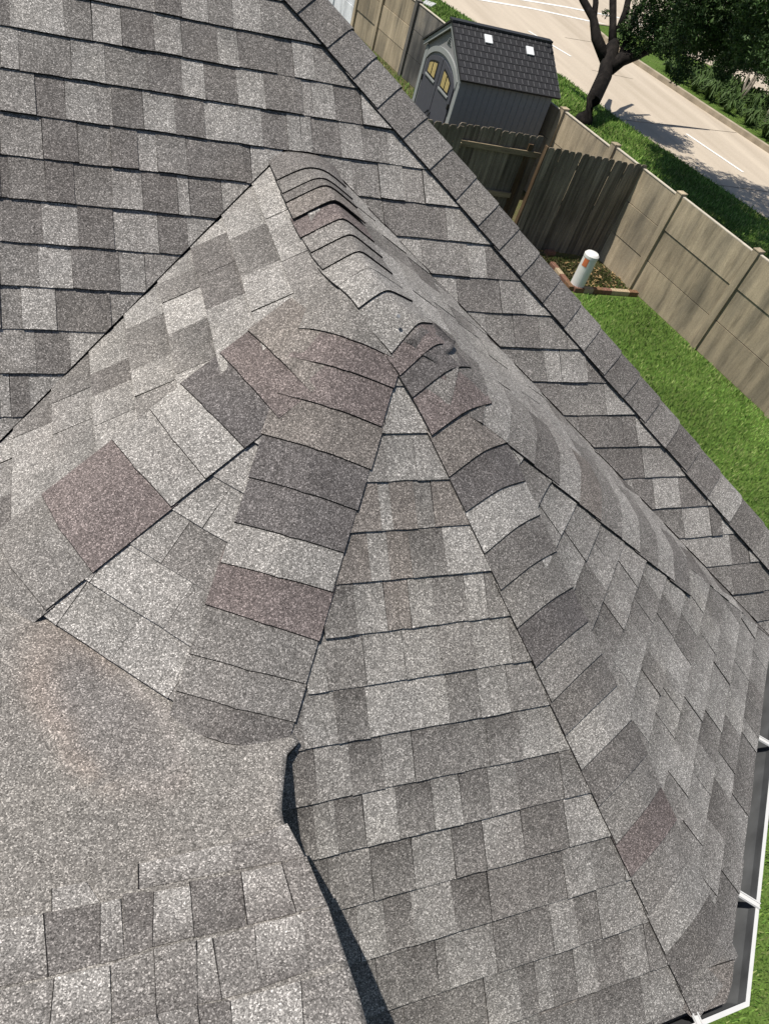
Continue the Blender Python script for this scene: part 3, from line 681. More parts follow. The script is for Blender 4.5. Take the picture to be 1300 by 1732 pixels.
def road_mat():
    m, nt, b = nmat('tan_concrete_road', .9, .15); pos = N(nt, 'ShaderNodeNewGeometry').outputs['Position']
    mp = N(nt, 'ShaderNodeMapping'); mp.inputs['Rotation'].default_value = (0, 0, math.radians(12)); mp.inputs['Scale'].default_value = (1.5, .12, 1); nt.links.new(pos, mp.inputs[0])
    n1 = N(nt, 'ShaderNodeTexNoise', Scale=1.0, Detail=4.0); nt.links.new(mp.outputs[0], n1.inputs['Vector'])
    n2 = N(nt, 'ShaderNodeTexNoise', Scale=30.0, Detail=4.0); nt.links.new(pos, n2.inputs['Vector'])
    c = ramp(nt, n1.outputs[0], [(.3, (.4, .34, .265)), (.5, (.46, .395, .315)), (.7, (.51, .44, .35))]); c = mul(nt, c, ramp(nt, n2.outputs[0], [(.3, .92), (.7, 1.06)]))
    nt.links.new(c, b.inputs['Base Color']); return m
M_road = road_mat(); M_kerb = plain('kerb_concrete', (.33, .28, .21), .9, .1, .3, 3.0); M_paint = plain('road_paint', (.75, .74, .7), .7, .2, .12, 8)
M_joint = plain('road_joint_sealant', (.16, .135, .105), .9, .1)
sheet('ground', [(-250, -250), (300, -250), (300, 300), (-250, 300)], GZ-.12, M_soil)
near = [(17.9, 9.5), (16.85, 14.1), (16.0, 17.2), (15.35, 19.4), (14.92, 22.35), (14.3, 24.4), (13.46, 26.25), (12.4, 29.5), (11.6, 34), (11, 60)]
wallx = lambda y: 9.954+(10.289-y)*.17
sheet('verge', [(wallx(-6), -6), (21, -6), (19.5, 4)]+near+[(3, 60), (wallx(24), 24)], GZ, M_soil, depth=.1)
sheet('lawn', [(-12, -14), (wallx(-14), -14), (wallx(10.3), 10.3), (-12, 10.3)], GZ, M_soil)
sheet('dirt_strip', [(-12, 10.3), (wallx(10.3), 10.3), (wallx(60), 60), (-12, 60)], GZ-.002, M_dirt)
sheet('road', [(12, -30), (60, -30), (90, 30), (90, 120), (0, 120), (9, 40)], GZ-.055, M_road)
med = [(20.15, 30.2), (19.85, 29.2), (19.8, 28.2), (19.95, 26.2), (20.55, 22.4), (21.1, 19.3), (22.4, 13), (25, 2), (33, 2), (29.5, 13), (26.3, 25.2), (24.9, 28.0), (23.7, 29.0), (21.5, 30.6)]
def inset(p, d):
    n = len(p); out = []
    c = np.mean(p, 0)
    for i in range(n):
        a, b_, e = np.array(p[i-1]), np.array(p[i]), np.array(p[(i+1) % n])
        t1 = (b_-a)/np.linalg.norm(b_-a); t2 = (e-b_)/np.linalg.norm(e-b_); n1 = np.array([-t1[1], t1[0]]); n2 = np.array([-t2[1], t2[0]]); m = n1+n2; m /= np.linalg.norm(m)
        if m@(c-b_) < 0: m = -m
        out.append(tuple(b_+m*d))
    return out
mi = inset(med, .17); n = len(med)
V = [(x, y, GZ+.1) for x, y in med]+[(x, y, GZ+.1) for x, y in mi]+[(x, y, GZ-.06) for x, y in med]+[(x, y, GZ+.02) for x, y in mi]
F = [(i, (i+1) % n, n+(i+1) % n, n+i) for i in range(n)]+[((i+1) % n, i, 2*n+i, 2*n+(i+1) % n) for i in range(n)]+[(n+i, n+(i+1) % n, 3*n+(i+1) % n, 3*n+i) for i in range(n)]
tag(mesh('kerb', V, F, M_kerb), kind='structure')
sheet('median', mi, GZ+.07, M_soil)
ZR = GZ-.055
def strip(name, pts, wd, mat, z):
    P = [np.array(p) for p in pts]; V, F = [], []
    for i, p in enumerate(P):
        t = P[min(i+1, len(P)-1)]-P[max(i-1, 0)]; t = t/np.linalg.norm(t); nn = np.array([-t[1], t[0]])*wd/2
        V += [(*(p+nn), z), (*(p-nn), z)]
    for i in range(len(P)-1): F.append((2*i+1, 2*i+3, 2*i+2, 2*i))
    return tag(mesh(name, V, F, mat), kind='structure')
def rp(x, y): return tuple(gp(x, y, ZR)[:2])
strip('lane_line', [rp(1160, 226), rp(1256, 291)], .12, M_paint, ZR+.008); strip('lane_line', [rp(893, 52), rp(965, 95)], .12, M_paint, ZR+.008)
strip('lane_line', [rp(800, -3), rp(900, 14), rp(1000, 36), rp(1040, 45)], .2, M_paint, ZR+.008); strip('lane_line', [rp(876, -2), rp(960, 12), rp(1040, 28), rp(1110, 50)], .2, M_paint, ZR+.008)
strip('lane_line', [rp(1235, 134), rp(1300, 168), rp(1400, 220)], .16, M_paint, ZR+.008)
for a, b in (((1048, 202), (1245, 224)), ((1000, 118), (1070, 133)), ((955, 63), (1022, 74)), ((1210, 312), (1340, 330))): strip('road_joint', [rp(*a), rp(*b)], .03, M_joint, ZR+.004)
tag(sheet('utility_cover', [tuple(gp(*q)[:2]) for q in ((720, 2), (737, 8), (728, 13), (713, 6))], GZ+.05, M_white, None, .06), 'small white slab lying on the grass verge beyond the shed', 'slab')
# blades
def blades(name, cnt, sampler, hgt, wid, cols, lean=.5):
    xy = sampler(cnt); cnt = len(xy); ang = rng.uniform(0, 2*np.pi, cnt); h = hgt*rng.uniform(.5, 1.2, cnt); wv = wid*rng.uniform(.6, 1.3, cnt)
    la = rng.uniform(0, 2*np.pi, cnt); lm = h*lean*rng.uniform(.1, 1, cnt)
    bx = np.stack([np.cos(ang)*wv/2, np.sin(ang)*wv/2, np.zeros(cnt)], 1); base = np.concatenate([xy, np.full((cnt, 1), GZ+EYE-.004)], 1)
    tip = base+np.stack([np.cos(la)*lm, np.sin(la)*lm, h], 1)
    v = np.stack([base-bx, base+bx, tip+bx*.35, tip-bx*.35], 1).reshape(-1, 3)
    me = bpy.data.meshes.new(name); me.vertices.add(len(v)); me.vertices.foreach_set('co', v.ravel().astype(np.float32))
    me.loops.add(cnt*4); me.loops.foreach_set('vertex_index', np.arange(cnt*4, dtype=np.int32)); me.polygons.add(cnt)
    me.polygons.foreach_set('loop_start', np.arange(0, cnt*4, 4, dtype=np.int32)); me.polygons.foreach_set('loop_total', np.full(cnt, 4, dtype=np.int32)); me.update(calc_edges=True)
    at = me.color_attributes.new('tone', 'FLOAT_COLOR', 'CORNER'); c = np.array(cols)[rng.integers(0, len(cols), cnt)]*rng.uniform(.75, 1.3, (cnt, 1))
    patch_ = .85+.3*np.sin(xy[:, :1]*2.1+1.3*np.sin(xy[:, 1:]*1.7))*np.sin(xy[:, 1:]*1.3+xy[:, :1]*.6); c = c*patch_
    c4 = np.concatenate([c, np.ones((cnt, 1))], 1); at.data.foreach_set('color', np.repeat(c4, 4, 0).ravel().astype(np.float32))
    me.materials.append(M_blade); o = bpy.data.objects.new(name, me); sc.collection.objects.link(o); W[o.name] = Vector((0, 0, 0)); return tag(o, kind='stuff')
def inpoly(p, poly):
    x, y = p[:, 0], p[:, 1]; r = np.zeros(len(p), bool); n = len(poly)
    for i in range(n):
        (x1, y1), (x2, y2) = poly[i], poly[i-1]
        c = ((y1 > y) != (y2 > y)) & (x < (x2-x1)*(y-y1)/(y2-y1+1e-12)+x1); r ^= c
    return r
def poly_sampler(poly):
    P = np.array(poly); lo, hi = P.min(0), P.max(0)
    def f(k):
        p = rng.uniform(lo, hi, (int(k*1.0), 2)); return p[inpoly(p, poly)]
    return f
GCOL = [(.16, .29, .06), (.2, .35, .07), (.25, .39, .09), (.35, .41, .15), (.13, .24, .05)]
blades('lawn_grass', 210000, poly_sampler([(2.2, -3.5), (wallx(-3.5)-.04, -3.5), (wallx(9.95)-.06, 9.85), (7.0, 9.95), (3.5, 6)]), .055, .016, GCOL)
DC = [(.09, .105, .03), (.13, .12, .055), (.16, .12, .07), (.06, .1, .022)]
blades('weedy_grass', 9000, poly_sampler([(7.2, 10.05), (wallx(10.1)-.1, 10.1), (wallx(11.2)-.1, 11.15), (7.2, 11.25)]), .05, .02, DC)
blades('yard_grass', 26000, poly_sampler([(3.0, 12.2), (6.7, 12.2), (6.6, 16), (wallx(17)-.1, 17), (wallx(24)-.1, 24), (6.0, 26), (4, 20)]), .08, .02, GCOL)
blades('verge_grass', 120000, poly_sampler([(wallx(8)+.15, 8)]+near[:-2]+[(9, 33), (wallx(24)+.15, 24)]), .07, .03, GCOL)
blades('median_grass', 24000, poly_sampler([p for p in mi if p[1] > 12]), .09, .04, GCOL)

# ------------------------------------------------------------------ precast concrete wall
ys = [-3.0, -1.1, .8, 2.7, 4.6, 6.58, 8.43, 10.28, 12.13, 13.75, 15.8, 17.85, 19.85, 21.5, 22.82]
ysw = [24.2, 25.9, 27.7]
ztop = lambda y: np.interp(y, [6, 8.4, 12.1, 13.8, 19.9, 28], [-4.05, -4.09, -4.14, -4.2, -4.3, -4.35])
wt = thing('concrete_wall', (wallx(10), 10, GZ), 'weathered tan precast concrete boundary wall of posts and stacked panels', 'wall')
ww = thing('white_wall', (wallx(24), 24, GZ), 'white painted length of panel wall at the far end', 'wall')
ad = np.array([.167, -.986, 0]); ad /= np.linalg.norm(ad); nx_ = np.array([ad[1], -ad[0], 0]); WA = np.array([ad, -nx_, [0, 0, 1.0]])
if (WA[1]@np.array([-1, 0, 0])) < 0: WA[1] = -WA[1]
tow = WA[1]                                             # towards the yard
def wall_post(y, parent, mat):
    zt = ztop(y)+.03; c = np.array([wallx(y), y, 0])
    m = MB().box((c[0], c[1], (zt+GZ)/2), (.13, .15, zt-GZ), WA).box((c[0], c[1], zt+.0151), (.135, .16, .016), WA)
    m.build('wall_post', mat, parent)
def wall_bay(y0, y1, parent, mat, cap=True):
    z0, z1 = GZ, min(ztop(y0), ztop(y1))-.0; hgt = (z1-z0)/3; yc = (y0+y1)/2; L = abs(y1-y0)/abs(ad[1])-.11
    for k in range(3):
        c = np.array([wallx(yc), yc, z0+hgt*(k+.5)])+tow*random.uniform(-.012, .012)
        zj = random.uniform(-.006, .006)
        m = MB().box(c+[0, 0, zj*.3], (L, .055, hgt-.012), WA)
        m.build('wall_panel', mat, parent)
    MB().box((wallx(yc), yc, z1+.0035), (L, .062, .014), WA).build('wall_coping', M_conccap if mat is not M_concwhite else mat, parent)
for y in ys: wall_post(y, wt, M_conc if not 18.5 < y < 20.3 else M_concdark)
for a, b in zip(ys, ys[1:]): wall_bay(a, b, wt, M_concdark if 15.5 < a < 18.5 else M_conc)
for y in ysw: wall_post(y, ww, M_concwhite)
for a, b in zip([22.82]+ysw, ysw): wall_bay(a, b, ww, M_concwhite)

# ------------------------------------------------------------------ wooden fence and gate panel
def picket_mesh(wd, h, th=.016):
    e = .028; o = [(-wd/2, 0), (wd/2, 0), (wd/2, h-e*1.3), (wd/2-e, h), (-wd/2+e, h), (-wd/2, h-e*1.3)]; n = len(o)
    V = [(x, -th/2, z) for x, z in o]+[(x, th/2, z) for x, z in o]
    F = [tuple(range(n)), tuple(range(2*n-1, n-1, -1))]+[((i+1) % n, i, n+i, n+(i+1) % n) for i in range(n)]
    return V, F
pv, pf = picket_mesh(.139, 1.85)
def pickets(parent, xs, yfun, zb=0.0, mat=None):
    first = None
    for x in xs:
        if first is None:
            first = mesh('picket', [(a+x, b+yfun(x), c+GZ+.02) for a, b, c in pv], pf, mat or M_wood, parent); o = first; o['_x'] = 0; del o['_x']
        else:
            o = dupe(first, parent); o.location = Vector((x, yfun(x), GZ+.02+EYE))-W[parent.name]; W[o.name] = Vector((x, yfun(x), GZ+EYE))
        o.location.z += random.uniform(-.012, .012); o.rotation_euler = (random.uniform(-.006, .006), random.uniform(-.006, .006), 0)
fr = thing('wood_fence', (8.8, 11.3, GZ), 'dark weathered picket fence panel running up to the concrete wall', 'fence')
yf = lambda x: 11.41-(x-7.76)*.065
pickets(fr, [7.83+.1385*i for i in range(15)], yf)
m = MB().box((7.745, 11.44, (GZ-4.08)/2), (.03, .09, -4.08-GZ)); m.build('fence_post', M_brownpost, fr)
for z in (-4.35, -5.0, -5.7): MB().box((8.82, 11.40-.0, z), (2.1, .04, .09), np.array([[1, -.065, 0], [.065, 1, 0], [0, 0, 1.0]])).build('rail', M_rail, fr)
ga = thing('gate_panel', (6.9, 11.8, GZ), 'picket fence panel showing its tan rails, in front of the shed', 'fence')
yg = lambda x: 11.86-(x-6.0)*.02
pickets(ga, [6.28+.139*i for i in range(12)], yg)
GA = np.array([[1, -.02, 0], [.02, 1, 0], [0, 0, 1.0]])
for z, x0, x1 in ((-4.38, 6.27, 7.9), (-5.15, 6.27, 7.62), (-5.8, 6.27, 7.3)): MB().box(((x0+x1)/2, 11.8, z), (x1-x0, .045, .09), GA).build('rail', M_rail, ga)
MB().box((7.66, 11.80, -5.08), (.09, .05, 1.72)).build('fence_post', M_brownpost, ga)
lf = thing('fence_panel', (5.4, 11.7, GZ), 'dark picket fence panel half hidden behind the roof edge', 'fence')
pickets(lf, [4.2+.142*i for i in range(15)], lambda x: 11.72)
for z in (-4.4, -5.6): MB().box((5.2, 11.75, z), (2.2, .04, .09)).build('rail', M_rail, lf)

# ------------------------------------------------------------------ shed
M_shw = plain('grey_resin_panel', (.24, .24, .24), .6, .3, .06, 14); M_shs = M_shw
M_shd = plain('slate_resin_door', (.068, .07, .085), .55, .35, .08, 10); M_sht = plain('pale_grey_resin_trim', (.27, .285, .28), .55, .35, .05, 12)
M_shr = plain('charcoal_resin_roof', (.026, .026, .029), .6, .35, .2, 16); M_tan = plain('drawn_tan_blind', (.42, .33, .14), .6, .3, .25, 14)
M_tedge = plain('pale_tile_edge', (.11, .11, .115), .6, .3, .3, 30); M_blk = plain('black_plastic', (.012, .012, .013), .5, .4); M_sky = plain('translucent_skylight', (.8, .82, .83), .4, .4, .03)  # tile edge: paler strip down one side of each roof tile
ZE = -3.97
c_ = gp(784, 129, ZE)[:2]; r_ = gp(937, 158, ZE)[:2]; l_ = gp(712, 63, ZE)[:2]
sx = (r_-c_); SLN = np.linalg.norm(sx); sx = sx/SLN; sy = l_-c_; SWD = float(np.linalg.norm(sy)); syv = np.array([-sx[1], sx[0]])
HE, HP = ZE-GZ, 2.58
def S3(a, b, z): p = c_+sx*a+syv*b; return np.array([p[0], p[1], GZ+z])
SX = np.array([sx[0], sx[1], 0]); SY = np.array([syv[0], syv[1], 0]); SZ = np.array([0, 0, 1.0]); SAX = np.array([SX, SY, SZ])
shed = thing('garden_shed', S3(SLN/2, SWD/2, 0), 'grey resin garden shed with charcoal tiled roof and slate double doors', 'shed')
def prism(outl, f, th, name, mat, parent):              # outline in the front plane: (b, z) pairs, extruded outwards along -x
    n = len(outl); V = [S3(-f-th, b, z) for b, z in outl]+[S3(-f, b, z) for b, z in outl]
    F = [tuple(range(n)), tuple(range(2*n-1, n-1, -1))]+[((i+1) % n, i, n+i, n+(i+1) % n) for i in range(n)]
    return mesh(name, V, F, mat, parent)
half = SWD/2
gab = [(0, .05), (SWD, .05), (SWD, HE), (half, HP), (0, HE)]
n = 5; V = [S3(0, b, z) for b, z in gab]+[S3(SLN, b, z) for b, z in gab]; F = [tuple(range(n))[::-1], tuple(range(n, 2*n))]+[(i, (i+1) % n, n+(i+1) % n, n+i) for i in range(n)]
mesh('shed_wall', V, F, M_shw, shed)
for i in range(1, 15):                                   # raised battens of the side panel
    MB().box(S3(SLN*i/15, -.004, HE/2), (.012, .008, HE-.1), SAX).build('panel_rib', M_shs, shed)
MB().box(S3(SLN/2, -.006, 1.02), (SLN, .01, .03), SAX).build('panel_band', M_shs, shed)
for b in (.06, SWD-.06): MB().box(S3(-.012, b, HE/2-.05), (.03, .12, HE-.1), SAX).build('corner_trim', M_sht, shed)
def arch(b, w0=.78, z0=1.56, z1=1.98): t = (b-half)/w0; return z0+(z1-z0)*math.sqrt(max(0, 1-t*t*.9)) if abs(t) <= 1 else z0
for s in (-1, 1):
    bs = [half+s*.012+s*(.74-.012)*i/10 for i in range(11)]
    outl = [(bs[0], .08)]+[(b, arch(b)-.05) for b in bs]+[(bs[-1], .08)]
    door = prism(outl, .0, .03, 'door', M_shd, shed)
    wb = [half+s*(.16+.42*i/6) for i in range(7)]
    wo = [(wb[0], 1.5)]+[(b, arch(b)-.14) for b in wb]+[(wb[-1], 1.5)]
    fr_ = prism(wo, .031, .006, 'window_frame', M_blk, door)
    for h in (0, 1):
        pb = [half+s*(.19+.2*h+.16*i/4) for i in range(5)]
        prism([(pb[0], 1.53)]+[(b, arch(b)-.18) for b in pb]+[(pb[-1], 1.53)], .038, .004, 'window_pane', M_tan, door)
    MB().box(S3(-.042, half+s*.37, 1.47), (.02, .5, .035), SAX).build('window_sill', M_sht, door)
    MB().tube([S3(-.035, half+s*.05, .62), S3(-.09, half+s*.07, .7), S3(-.1, half+s*.075, .8), S3(-.09, half+s*.07, .9), S3(-.035, half+s*.05, .98)], .017, 8).build('door_handle', M_blk, door)
    for z in (.35, 1.35): MB().box(S3(-.035, half+s*.735, z), (.03, .04, .1), SAX).build('hinge', M_blk, door)
ab = [half-.8+1.6*i/20 for i in range(21)]
outl = [(b, arch(b, .82, 1.5, 2.02)-.02) for b in ab]+[(b, arch(b, .86, 1.52, 2.02)+.07) for b in ab[::-1]]
V = [S3(-.034, b, z) for b, z in outl]+[S3(0, b, z) for b, z in outl]; n = len(outl)
F = [(i, i+1, n-2-i, n-1-i) for i in range(20)]+[((i+1) % n, i, n+i, n+(i+1) % n) for i in range(n)]
mesh('arch_trim', V, F, M_sht, shed)
prism([(half-.11, 2.2), (half+.11, 2.2), (half, 2.4)], .002, .012, 'gable_vent', M_sht, shed)
for k in range(4): MB().box(S3(-.018, half, 2.225+.035*k), (.01, .15-.035*k, .012), SAX).build('vent_louvre', M_blk, shed)
for s in (0, 1):                                         # fascia boards of the front gable
    b0, b1 = (0-.06, half) if s == 0 else (SWD+.06, half)
    prism([(b0, HE-.13), (b0, HE-.04), (b1, HP-.0), (b1, HP-.1)], .04, .03, 'gable_fascia', M_sht, shed)
ro, tl = math.atan2(HP-HE, half), math.hypot(half, HP-HE)
for s in (0, 1):                                         # roof halves with overhang
    sg = -1 if s == 0 else 1; down = np.array([sg*SY[0]*math.cos(ro), sg*SY[1]*math.cos(ro), -math.sin(ro)]); up = np.array([sg*SY[0]*math.sin(ro), sg*SY[1]*math.sin(ro), math.cos(ro)])
    rl = tl+.12; top = S3(SLN/2, half, HP)
    rf = MB().box(top+down*rl/2+up*.02, (SLN+.2, rl, .03), np.array([SX, down, up])).build('shed_roof', M_shr, shed)
    nr, ncol = 9, 17; rw, cw = rl/nr, (SLN+.2)/ncol; first = None
    for r in range(nr):
        for q in range(ncol+1):
            a0 = max(0, (q-.5*(r % 2))*cw); a1 = min(SLN+.2, (q+1-.5*(r % 2))*cw)
            if a1-a0 < .02: continue
            pc = top+down*(rw*(r+.5))+up*(.042)+SX*((a0+a1)/2-(SLN+.2)/2)
            tilt = .045; d2 = down*math.cos(tilt)+up*math.sin(tilt)*1; u2 = up*math.cos(tilt)-down*math.sin(tilt)
            full = abs(a1-a0-cw) < .001
            if s == 1: continue
            if full and first is not None:
                o = dupe(first, rf); o.location = first.location + Vector(pc)-first_c
            else:
                tm = MB().box(pc, (a1-a0-.008, rw*1.02, .012), np.array([SX, d2, u2])); tm.box(pc+SX*((a1-a0)/2-.004)+u2*.002, (.012, rw*.8, .014), np.array([SX, d2, u2]))
                o = mesh('roof_tile', tm.v, tm.f, None, rf, mats=[M_shr, M_tedge], fm=[0]*6+[1]*6)
                if full: first, first_c = o, Vector(pc)
    if s == 0:
        for a, bb in ((.63, .22), (1.56, .27)):
            pc = top+down*rl*bb+up*.066+SX*(a-SLN/2); MB().box(pc, (.16, .17, .02), np.array([SX, down, up])).build('skylight', M_sky, shed)
MB().box(S3(SLN/2, half, HP+.035), (SLN+.22, .16, .035), SAX).build('ridge_cover', M_shr, shed)

# ------------------------------------------------------------------ pedestal, brick edging, loose brick
M_pvc = plain('white_plastic', (.72, .71, .68), .45, .4, .05, 8); M_orange = plain('orange_sticker', (.6, .17, .07), .6, .3, .05)
b0 = gp(971, 487); b0 = np.array([b0[0]+.02, b0[1], GZ]); dp = thing('utility_pedestal', b0, 'white cylindrical utility pedestal with an orange sticker, beside the brick edging', 'pedestal')
R_, H_ = .13, .68
m = MB(); m.tube([b0, b0+[0, 0, H_-.04]], R_, 24); m.build('body', M_pvc, dp)
m = MB(); m.tube([b0+[0, 0, H_-.05], b0+[0, 0, H_-.0], b0+[0, 0, H_+.03], b0+[0, 0, H_+.045]], [R_+.006, R_+.006, R_*.85, R_*.3], 24); m.build('cap', M_pvc, dp)
V, F = [], []
for i in range(7):
    a = math.radians(190+i*7); V += [b0+[math.cos(a)*(R_+.003), math.sin(a)*(R_+.003), z] for z in (H_-.2, H_-.06)]
for i in range(6): F.append((2*i, 2*i+2, 2*i+3, 2*i+1))
mesh('warning_sticker', V, F, M_orange, dp)
M_brk = [plain('red_clay_brick', (.2, .108, .078), .9, .1, .3, 20), plain('cream_brick', (.42, .33, .22), .9, .1, .2, 20), plain('brown_brick', (.19, .11, .065), .9, .1, .3, 20)]
be = thing('brick_edging', tuple(gp(1020, 496)), 'low row of cored bricks edging the bare corner by the wall', 'edging')
eL, eR = gp(968, 492), gp(1078, 500); ed = (eR-eL)/np.linalg.norm(eR-eL); en = np.array([-ed[1], ed[0], 0])
M_hole = plain('brick_core_shadow', (.03, .025, .02), .95, .05)
def brick(c, d, nrm, k, parent, name='brick'):
    m = MB().box(c+np.array([0, 0, .045]), (.2, .095, .09), np.array([d, nrm, SZ])); o = m.build(name, M_brk[k], parent)
    h = MB()
    for i in range(5):
        for j in (-1, 1): h.tube([c+d*(-.075+.0375*i)+nrm*.022*j+np.array([0, 0, .0905]), c+d*(-.075+.0375*i)+nrm*.022*j+np.array([0, 0, .0915])], .009, 6)
    h.build('core_hole', M_hole, o if parent is not None else o); return o
L = np.linalg.norm(eR-eL); nbk = int(L/.207)
for i in range(nbk): brick(eL+ed*(.1+.207*i), ed, en, (0, 1, 2, 0, 1, 1, 2, 2)[i % 8], be)
for i in range(4): brick(eL+en*(.1+.207*i)-ed*.06, en, -ed, (2, 0, 1, 0)[i], be)
lb = brick(gp(928, 431), ed, en, 0, None, 'loose_brick'); tag(lb, 'single reddish brick lying at the foot of the picket fence', 'brick')
lv = MB()
for i in range(130):                                     # fallen leaves in the corner
    p = np.array([random.uniform(8.7, 9.9), 0, GZ+.02]); p[1] = random.uniform(9.98, 11.0); a = random.uniform(0, 6.28); s = random.uniform(.02, .045)
    lv.add([p+[math.cos(a)*s, math.sin(a)*s, random.uniform(0, .03)], p+[math.cos(a+1.6)*s*.6, math.sin(a+1.6)*s*.6, .01], p+[-math.cos(a)*s, -math.sin(a)*s, random.uniform(0, .02)], p+[-math.cos(a+1.6)*s*.6, -math.sin(a+1.6)*s*.6, .01]], [(0, 1, 2, 3)])
tag(lv.build('leaf_litter', plain('dry_leaf', (.26, .18, .09), .9, .1, .4, 9)), kind='stuff')

# ------------------------------------------------------------------ trees and planting
M_bark = streaky('dark_oak_bark', [(.006, .005, .005), (.014, .012, .011), (.032, .027, .024)], (9, 9, 2), bmp=.02); M_bark2 = streaky('pale_bark', [(.13, .11, .09), (.2, .175, .14), (.26, .23, .19)], (9, 9, 2), bmp=.006)
def leaves(name, blobs, cnt, size, cols, parent, fill=1.0):
    """leaf-sized faces through the volume of several ellipsoids, bunched into twigs so that gaps stay open"""
    vols = np.array([b[1][0]*b[1][1]*b[1][2] for b in blobs]) ** (2/3); vols = vols/vols.sum(); tw = cnt//14; V = []; C = []
    for bi, k in enumerate(rng.multinomial(tw, vols)):
        c, r = np.array(blobs[bi][0]), np.array(blobs[bi][1]); d = rng.normal(size=(k, 3)); d /= np.linalg.norm(d, axis=1)[:, None]
        pos = c+d*r*(rng.uniform(.25, 1, (k, 1))**.5)*(1+.18*np.sin(d[:, :1]*7+bi)*np.sin(d[:, 1:2]*6))
        for p in pos:
            a = rng.normal(size=3); a[2] *= .4; a /= np.linalg.norm(a); tone = np.array(cols[rng.integers(len(cols))])*rng.uniform(.7, 1.3)
            for _ in range(14):
                q = p+a*rng.uniform(-.22, .22)*size*7+rng.normal(size=3)*size*.9; s = size*rng.uniform(.6, 1.2)
                t = rng.normal(size=3); t /= np.linalg.norm(t); b = np.cross(t, rng.normal(size=3)); b /= np.linalg.norm(b)
                V += [q-t*s, q+b*s*.42, q+t*s, q-b*s*.42]; C.append(tone*rng.uniform(.85, 1.15))
    V = np.array(V); n = len(C); F = np.arange(n*4).reshape(-1, 4)
    return mesh(name, V, F.tolist(), M_leaf, parent, [tuple(map(float, c)) for c in C])
LC_ = [(.03, .062, .016), (.046, .088, .023), (.024, .048, .013), (.075, .125, .04)]
tb = gp(985, 207); TD = proj(tb)[2]
def tp(px, py, dd=0.0): r = ray(px, py); return r*(TD+dd)
tree = thing('oak_tree', tb, 'large dark trunked tree on the verge, spreading over the road', 'tree')
tr = MB(); fork = tb+np.array([0.02, 0, 1.55]); fork2 = tp(1033, 84)
tr.tube([tb+[0, 0, -.1], tb+[.0, .0, .15], tb+[.03, 0, .6], tp(1022, 128), fork2, tp(1040, 70)], [.3, .235, .2, .205, .22, .14], 12)
for pts, rr in (([tp(1024, 100), tp(1008, 62), tp(1003, 30), tp(985, -2), tp(960, -60)], [.17, .15, .11, .1, .06]), ([tp(1003, 36), tp(1007, 5), tp(1004, -60)], [.09, .08, .05]),
  ([tp(1035, 80), tp(1036, 40), tp(1036, 0), tp(1045, -70)], [.13, .1, .1, .06]), ([tp(1046, 50), tp(1058, 18), tp(1066, -20), tp(1090, -90)], [.1, .09, .08, .05]),
  ([tp(1030, 115), tp(1050, 100), tp(1075, 92), tp(1105, 78, .3), tp(1160, 50, .6), tp(1230, 10, .8)], [.2, .19, .15, .13, .09, .04]), ([tp(1050, 92), tp(1062, 60), tp(1072, 25), tp(1120, -40)], [.09, .08, .07, .04])):
    tr.tube(pts, rr, 9)
tr.build('trunk', M_bark, tree, True)
def bl(px, py, r, dd=0.0, sq=.8): D_ = TD+dd-max(0, px-1090)*.03; k = r*D_/FPX; return (ray(px, py)*D_, (k, k, k*sq))
leaves('crown', [bl(1060, 70, 20), bl(1092, 30, 34), bl(1135, 22, 50, .5), bl(1180, 42, 52, -.4), bl(1235, 30, 66, .3), bl(1292, 50, 66, -.6), bl(1105, 62, 30), bl(1172, 90, 30, .2), bl(1140, 72, 32, -.3), bl(1268, 92, 36), bl(1062, 50, 16, -.2, 1), bl(1150, 118, 18, -.2, 1.2), bl(1225, 82, 30, .3), bl(1225, 118, 14, -.3, 1.3),
  bl(1210, 15, 70, -1), bl(1280, 20, 80, .8), bl(1260, 70, 55, .6), bl(1140, 50, 44, .8), bl(1320, 90, 50, -.8), bl(1140, -50, 75), bl(1230, -60, 95), bl(1340, -20, 100), bl(1370, 70, 70, -.5),
  ((11.2, 15.0, .6), (2.6, 2.2, 1.0)), ((12.6, 13.0, .3), (2.4, 2.0, .9)), ((9.2, 15.8, .7), (2.0, 2.0, .9)), ((14.2, 15.6, .4), (2.2, 1.8, .9)), ((15.4, 14.0, .4), (1.9, 1.7, .9)), ((13.4, 17.0, .4), (1.8, 1.6, .8)), ((14.8, 16.4, .5), (1.7, 1.5, .8))], 200000, .045, LC_, tree)
leaves('twig_leaves', [bl(1022, 22, 6, -.2, 1.0), bl(1075, 88, 10, -.2)], 420, .04, LC_, tree)
def small_tree(bx, by, tops, label, blobs, cnt):
    b = gp(bx, by, GZ+.07); d0 = proj(b)[2]; t = thing('median_tree', b, label, 'tree', 'slender trees on the median'); m = MB()
    for (x, y) in tops:
        e = ray(x, y)*d0; mid = b*.5+e*.5+np.array([random.uniform(-.06, .06), random.uniform(-.06, .06), 0]); m.tube([b+np.array([random.uniform(-.08, .08), random.uniform(-.08, .08), 0]), mid, e], [.055, .045, .03], 7)
    m.build('trunk', M_bark2, t, True)
    leaves('crown', [(ray(x, y)*d0, (r*d0/FPX, r*d0/FPX, r*d0/FPX*.8)) for x, y, r in blobs], cnt, .05, LC_, t)
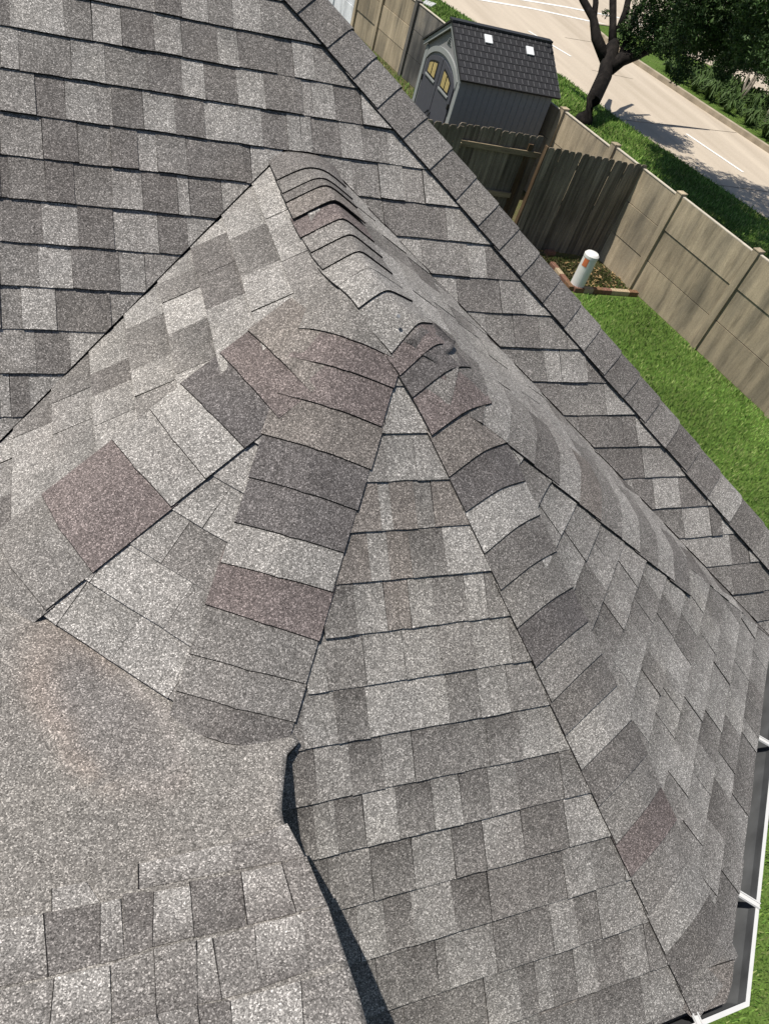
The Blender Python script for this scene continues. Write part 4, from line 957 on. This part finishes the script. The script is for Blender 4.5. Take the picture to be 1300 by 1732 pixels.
small_tree(1248, 174, [(1273, 112), (1283, 118), (1292, 105)], 'pale multi stemmed tree in the middle of the median planting', [(1280, 95, 30), (1300, 110, 30), (1315, 85, 45)], 7000)
small_tree(1293, 206, [(1305, 178), (1320, 172)], 'pale stemmed tree at the right edge of the picture', [(1330, 150, 40), (1350, 120, 60)], 7000)
small_tree(1205, 152, [(1213, 132), (1222, 118)], 'thin stemmed tree nearest the lawn of the median', [(1222, 112, 20), (1232, 96, 24), (1212, 122, 14)], 4200)
def clump_mesh():
    V, F, C = [], [], []
    for i in range(46):
        a = random.uniform(0, 6.28); l = random.uniform(.3, .55); wv = .02; up = random.uniform(.25, .5); d = np.array([math.cos(a), math.sin(a), 0]); s = np.array([-d[1], d[0], 0])*wv; b = d*random.uniform(0, .1)
        p1 = b+d*l*.45+np.array([0, 0, up]); p2 = b+d*l+np.array([0, 0, up*random.uniform(.3, .9)]); n = len(V)
        V += [b-s, b+s, p1+s, p1-s, p2]; F += [(n, n+1, n+2, n+3), (n+3, n+2, n+4)]; c = tuple(np.array((.05, .085, .022))*random.uniform(.6, 1.5)); C += [c, c]
    return V, F, C
V, F, C = clump_mesh(); first = None; k = 0
for row in range(7):
    for i in range(11):
        t = i/10; x = 21.0+row*.55+(1-t)*-.1+random.uniform(-.15, .15); y = 25.6-t*8.6+random.uniform(-.2, .2)-row*.1
        x += (25.6-y)*.13
        if not inpoly(np.array([[x, y]]), inset(mi, .12))[0]: continue
        if first is None:
            first = mesh('strap_leaf_plant', [(a+x, b+y, c+GZ+.07) for a, b, c in V], F, M_leaf, None, C, origin=(x, y, GZ+.07)); o = first
            tag(o, 'clump of dark strap leaves at the kerb edge of the median bed', 'plant', 'strap leaf plants along the kerb')
        else: o = dupe(first, loc=(x, y, GZ+.07+EYE), rz=random.uniform(0, 6.28), scale=(random.uniform(.8, 1.25),)*3)
        if row > 0: o['label'] = 'clump of dark strap leaves deep in the median bed, among the tree stems'; o['group'] = 'strap leaf plants inside the bed'
print('done')
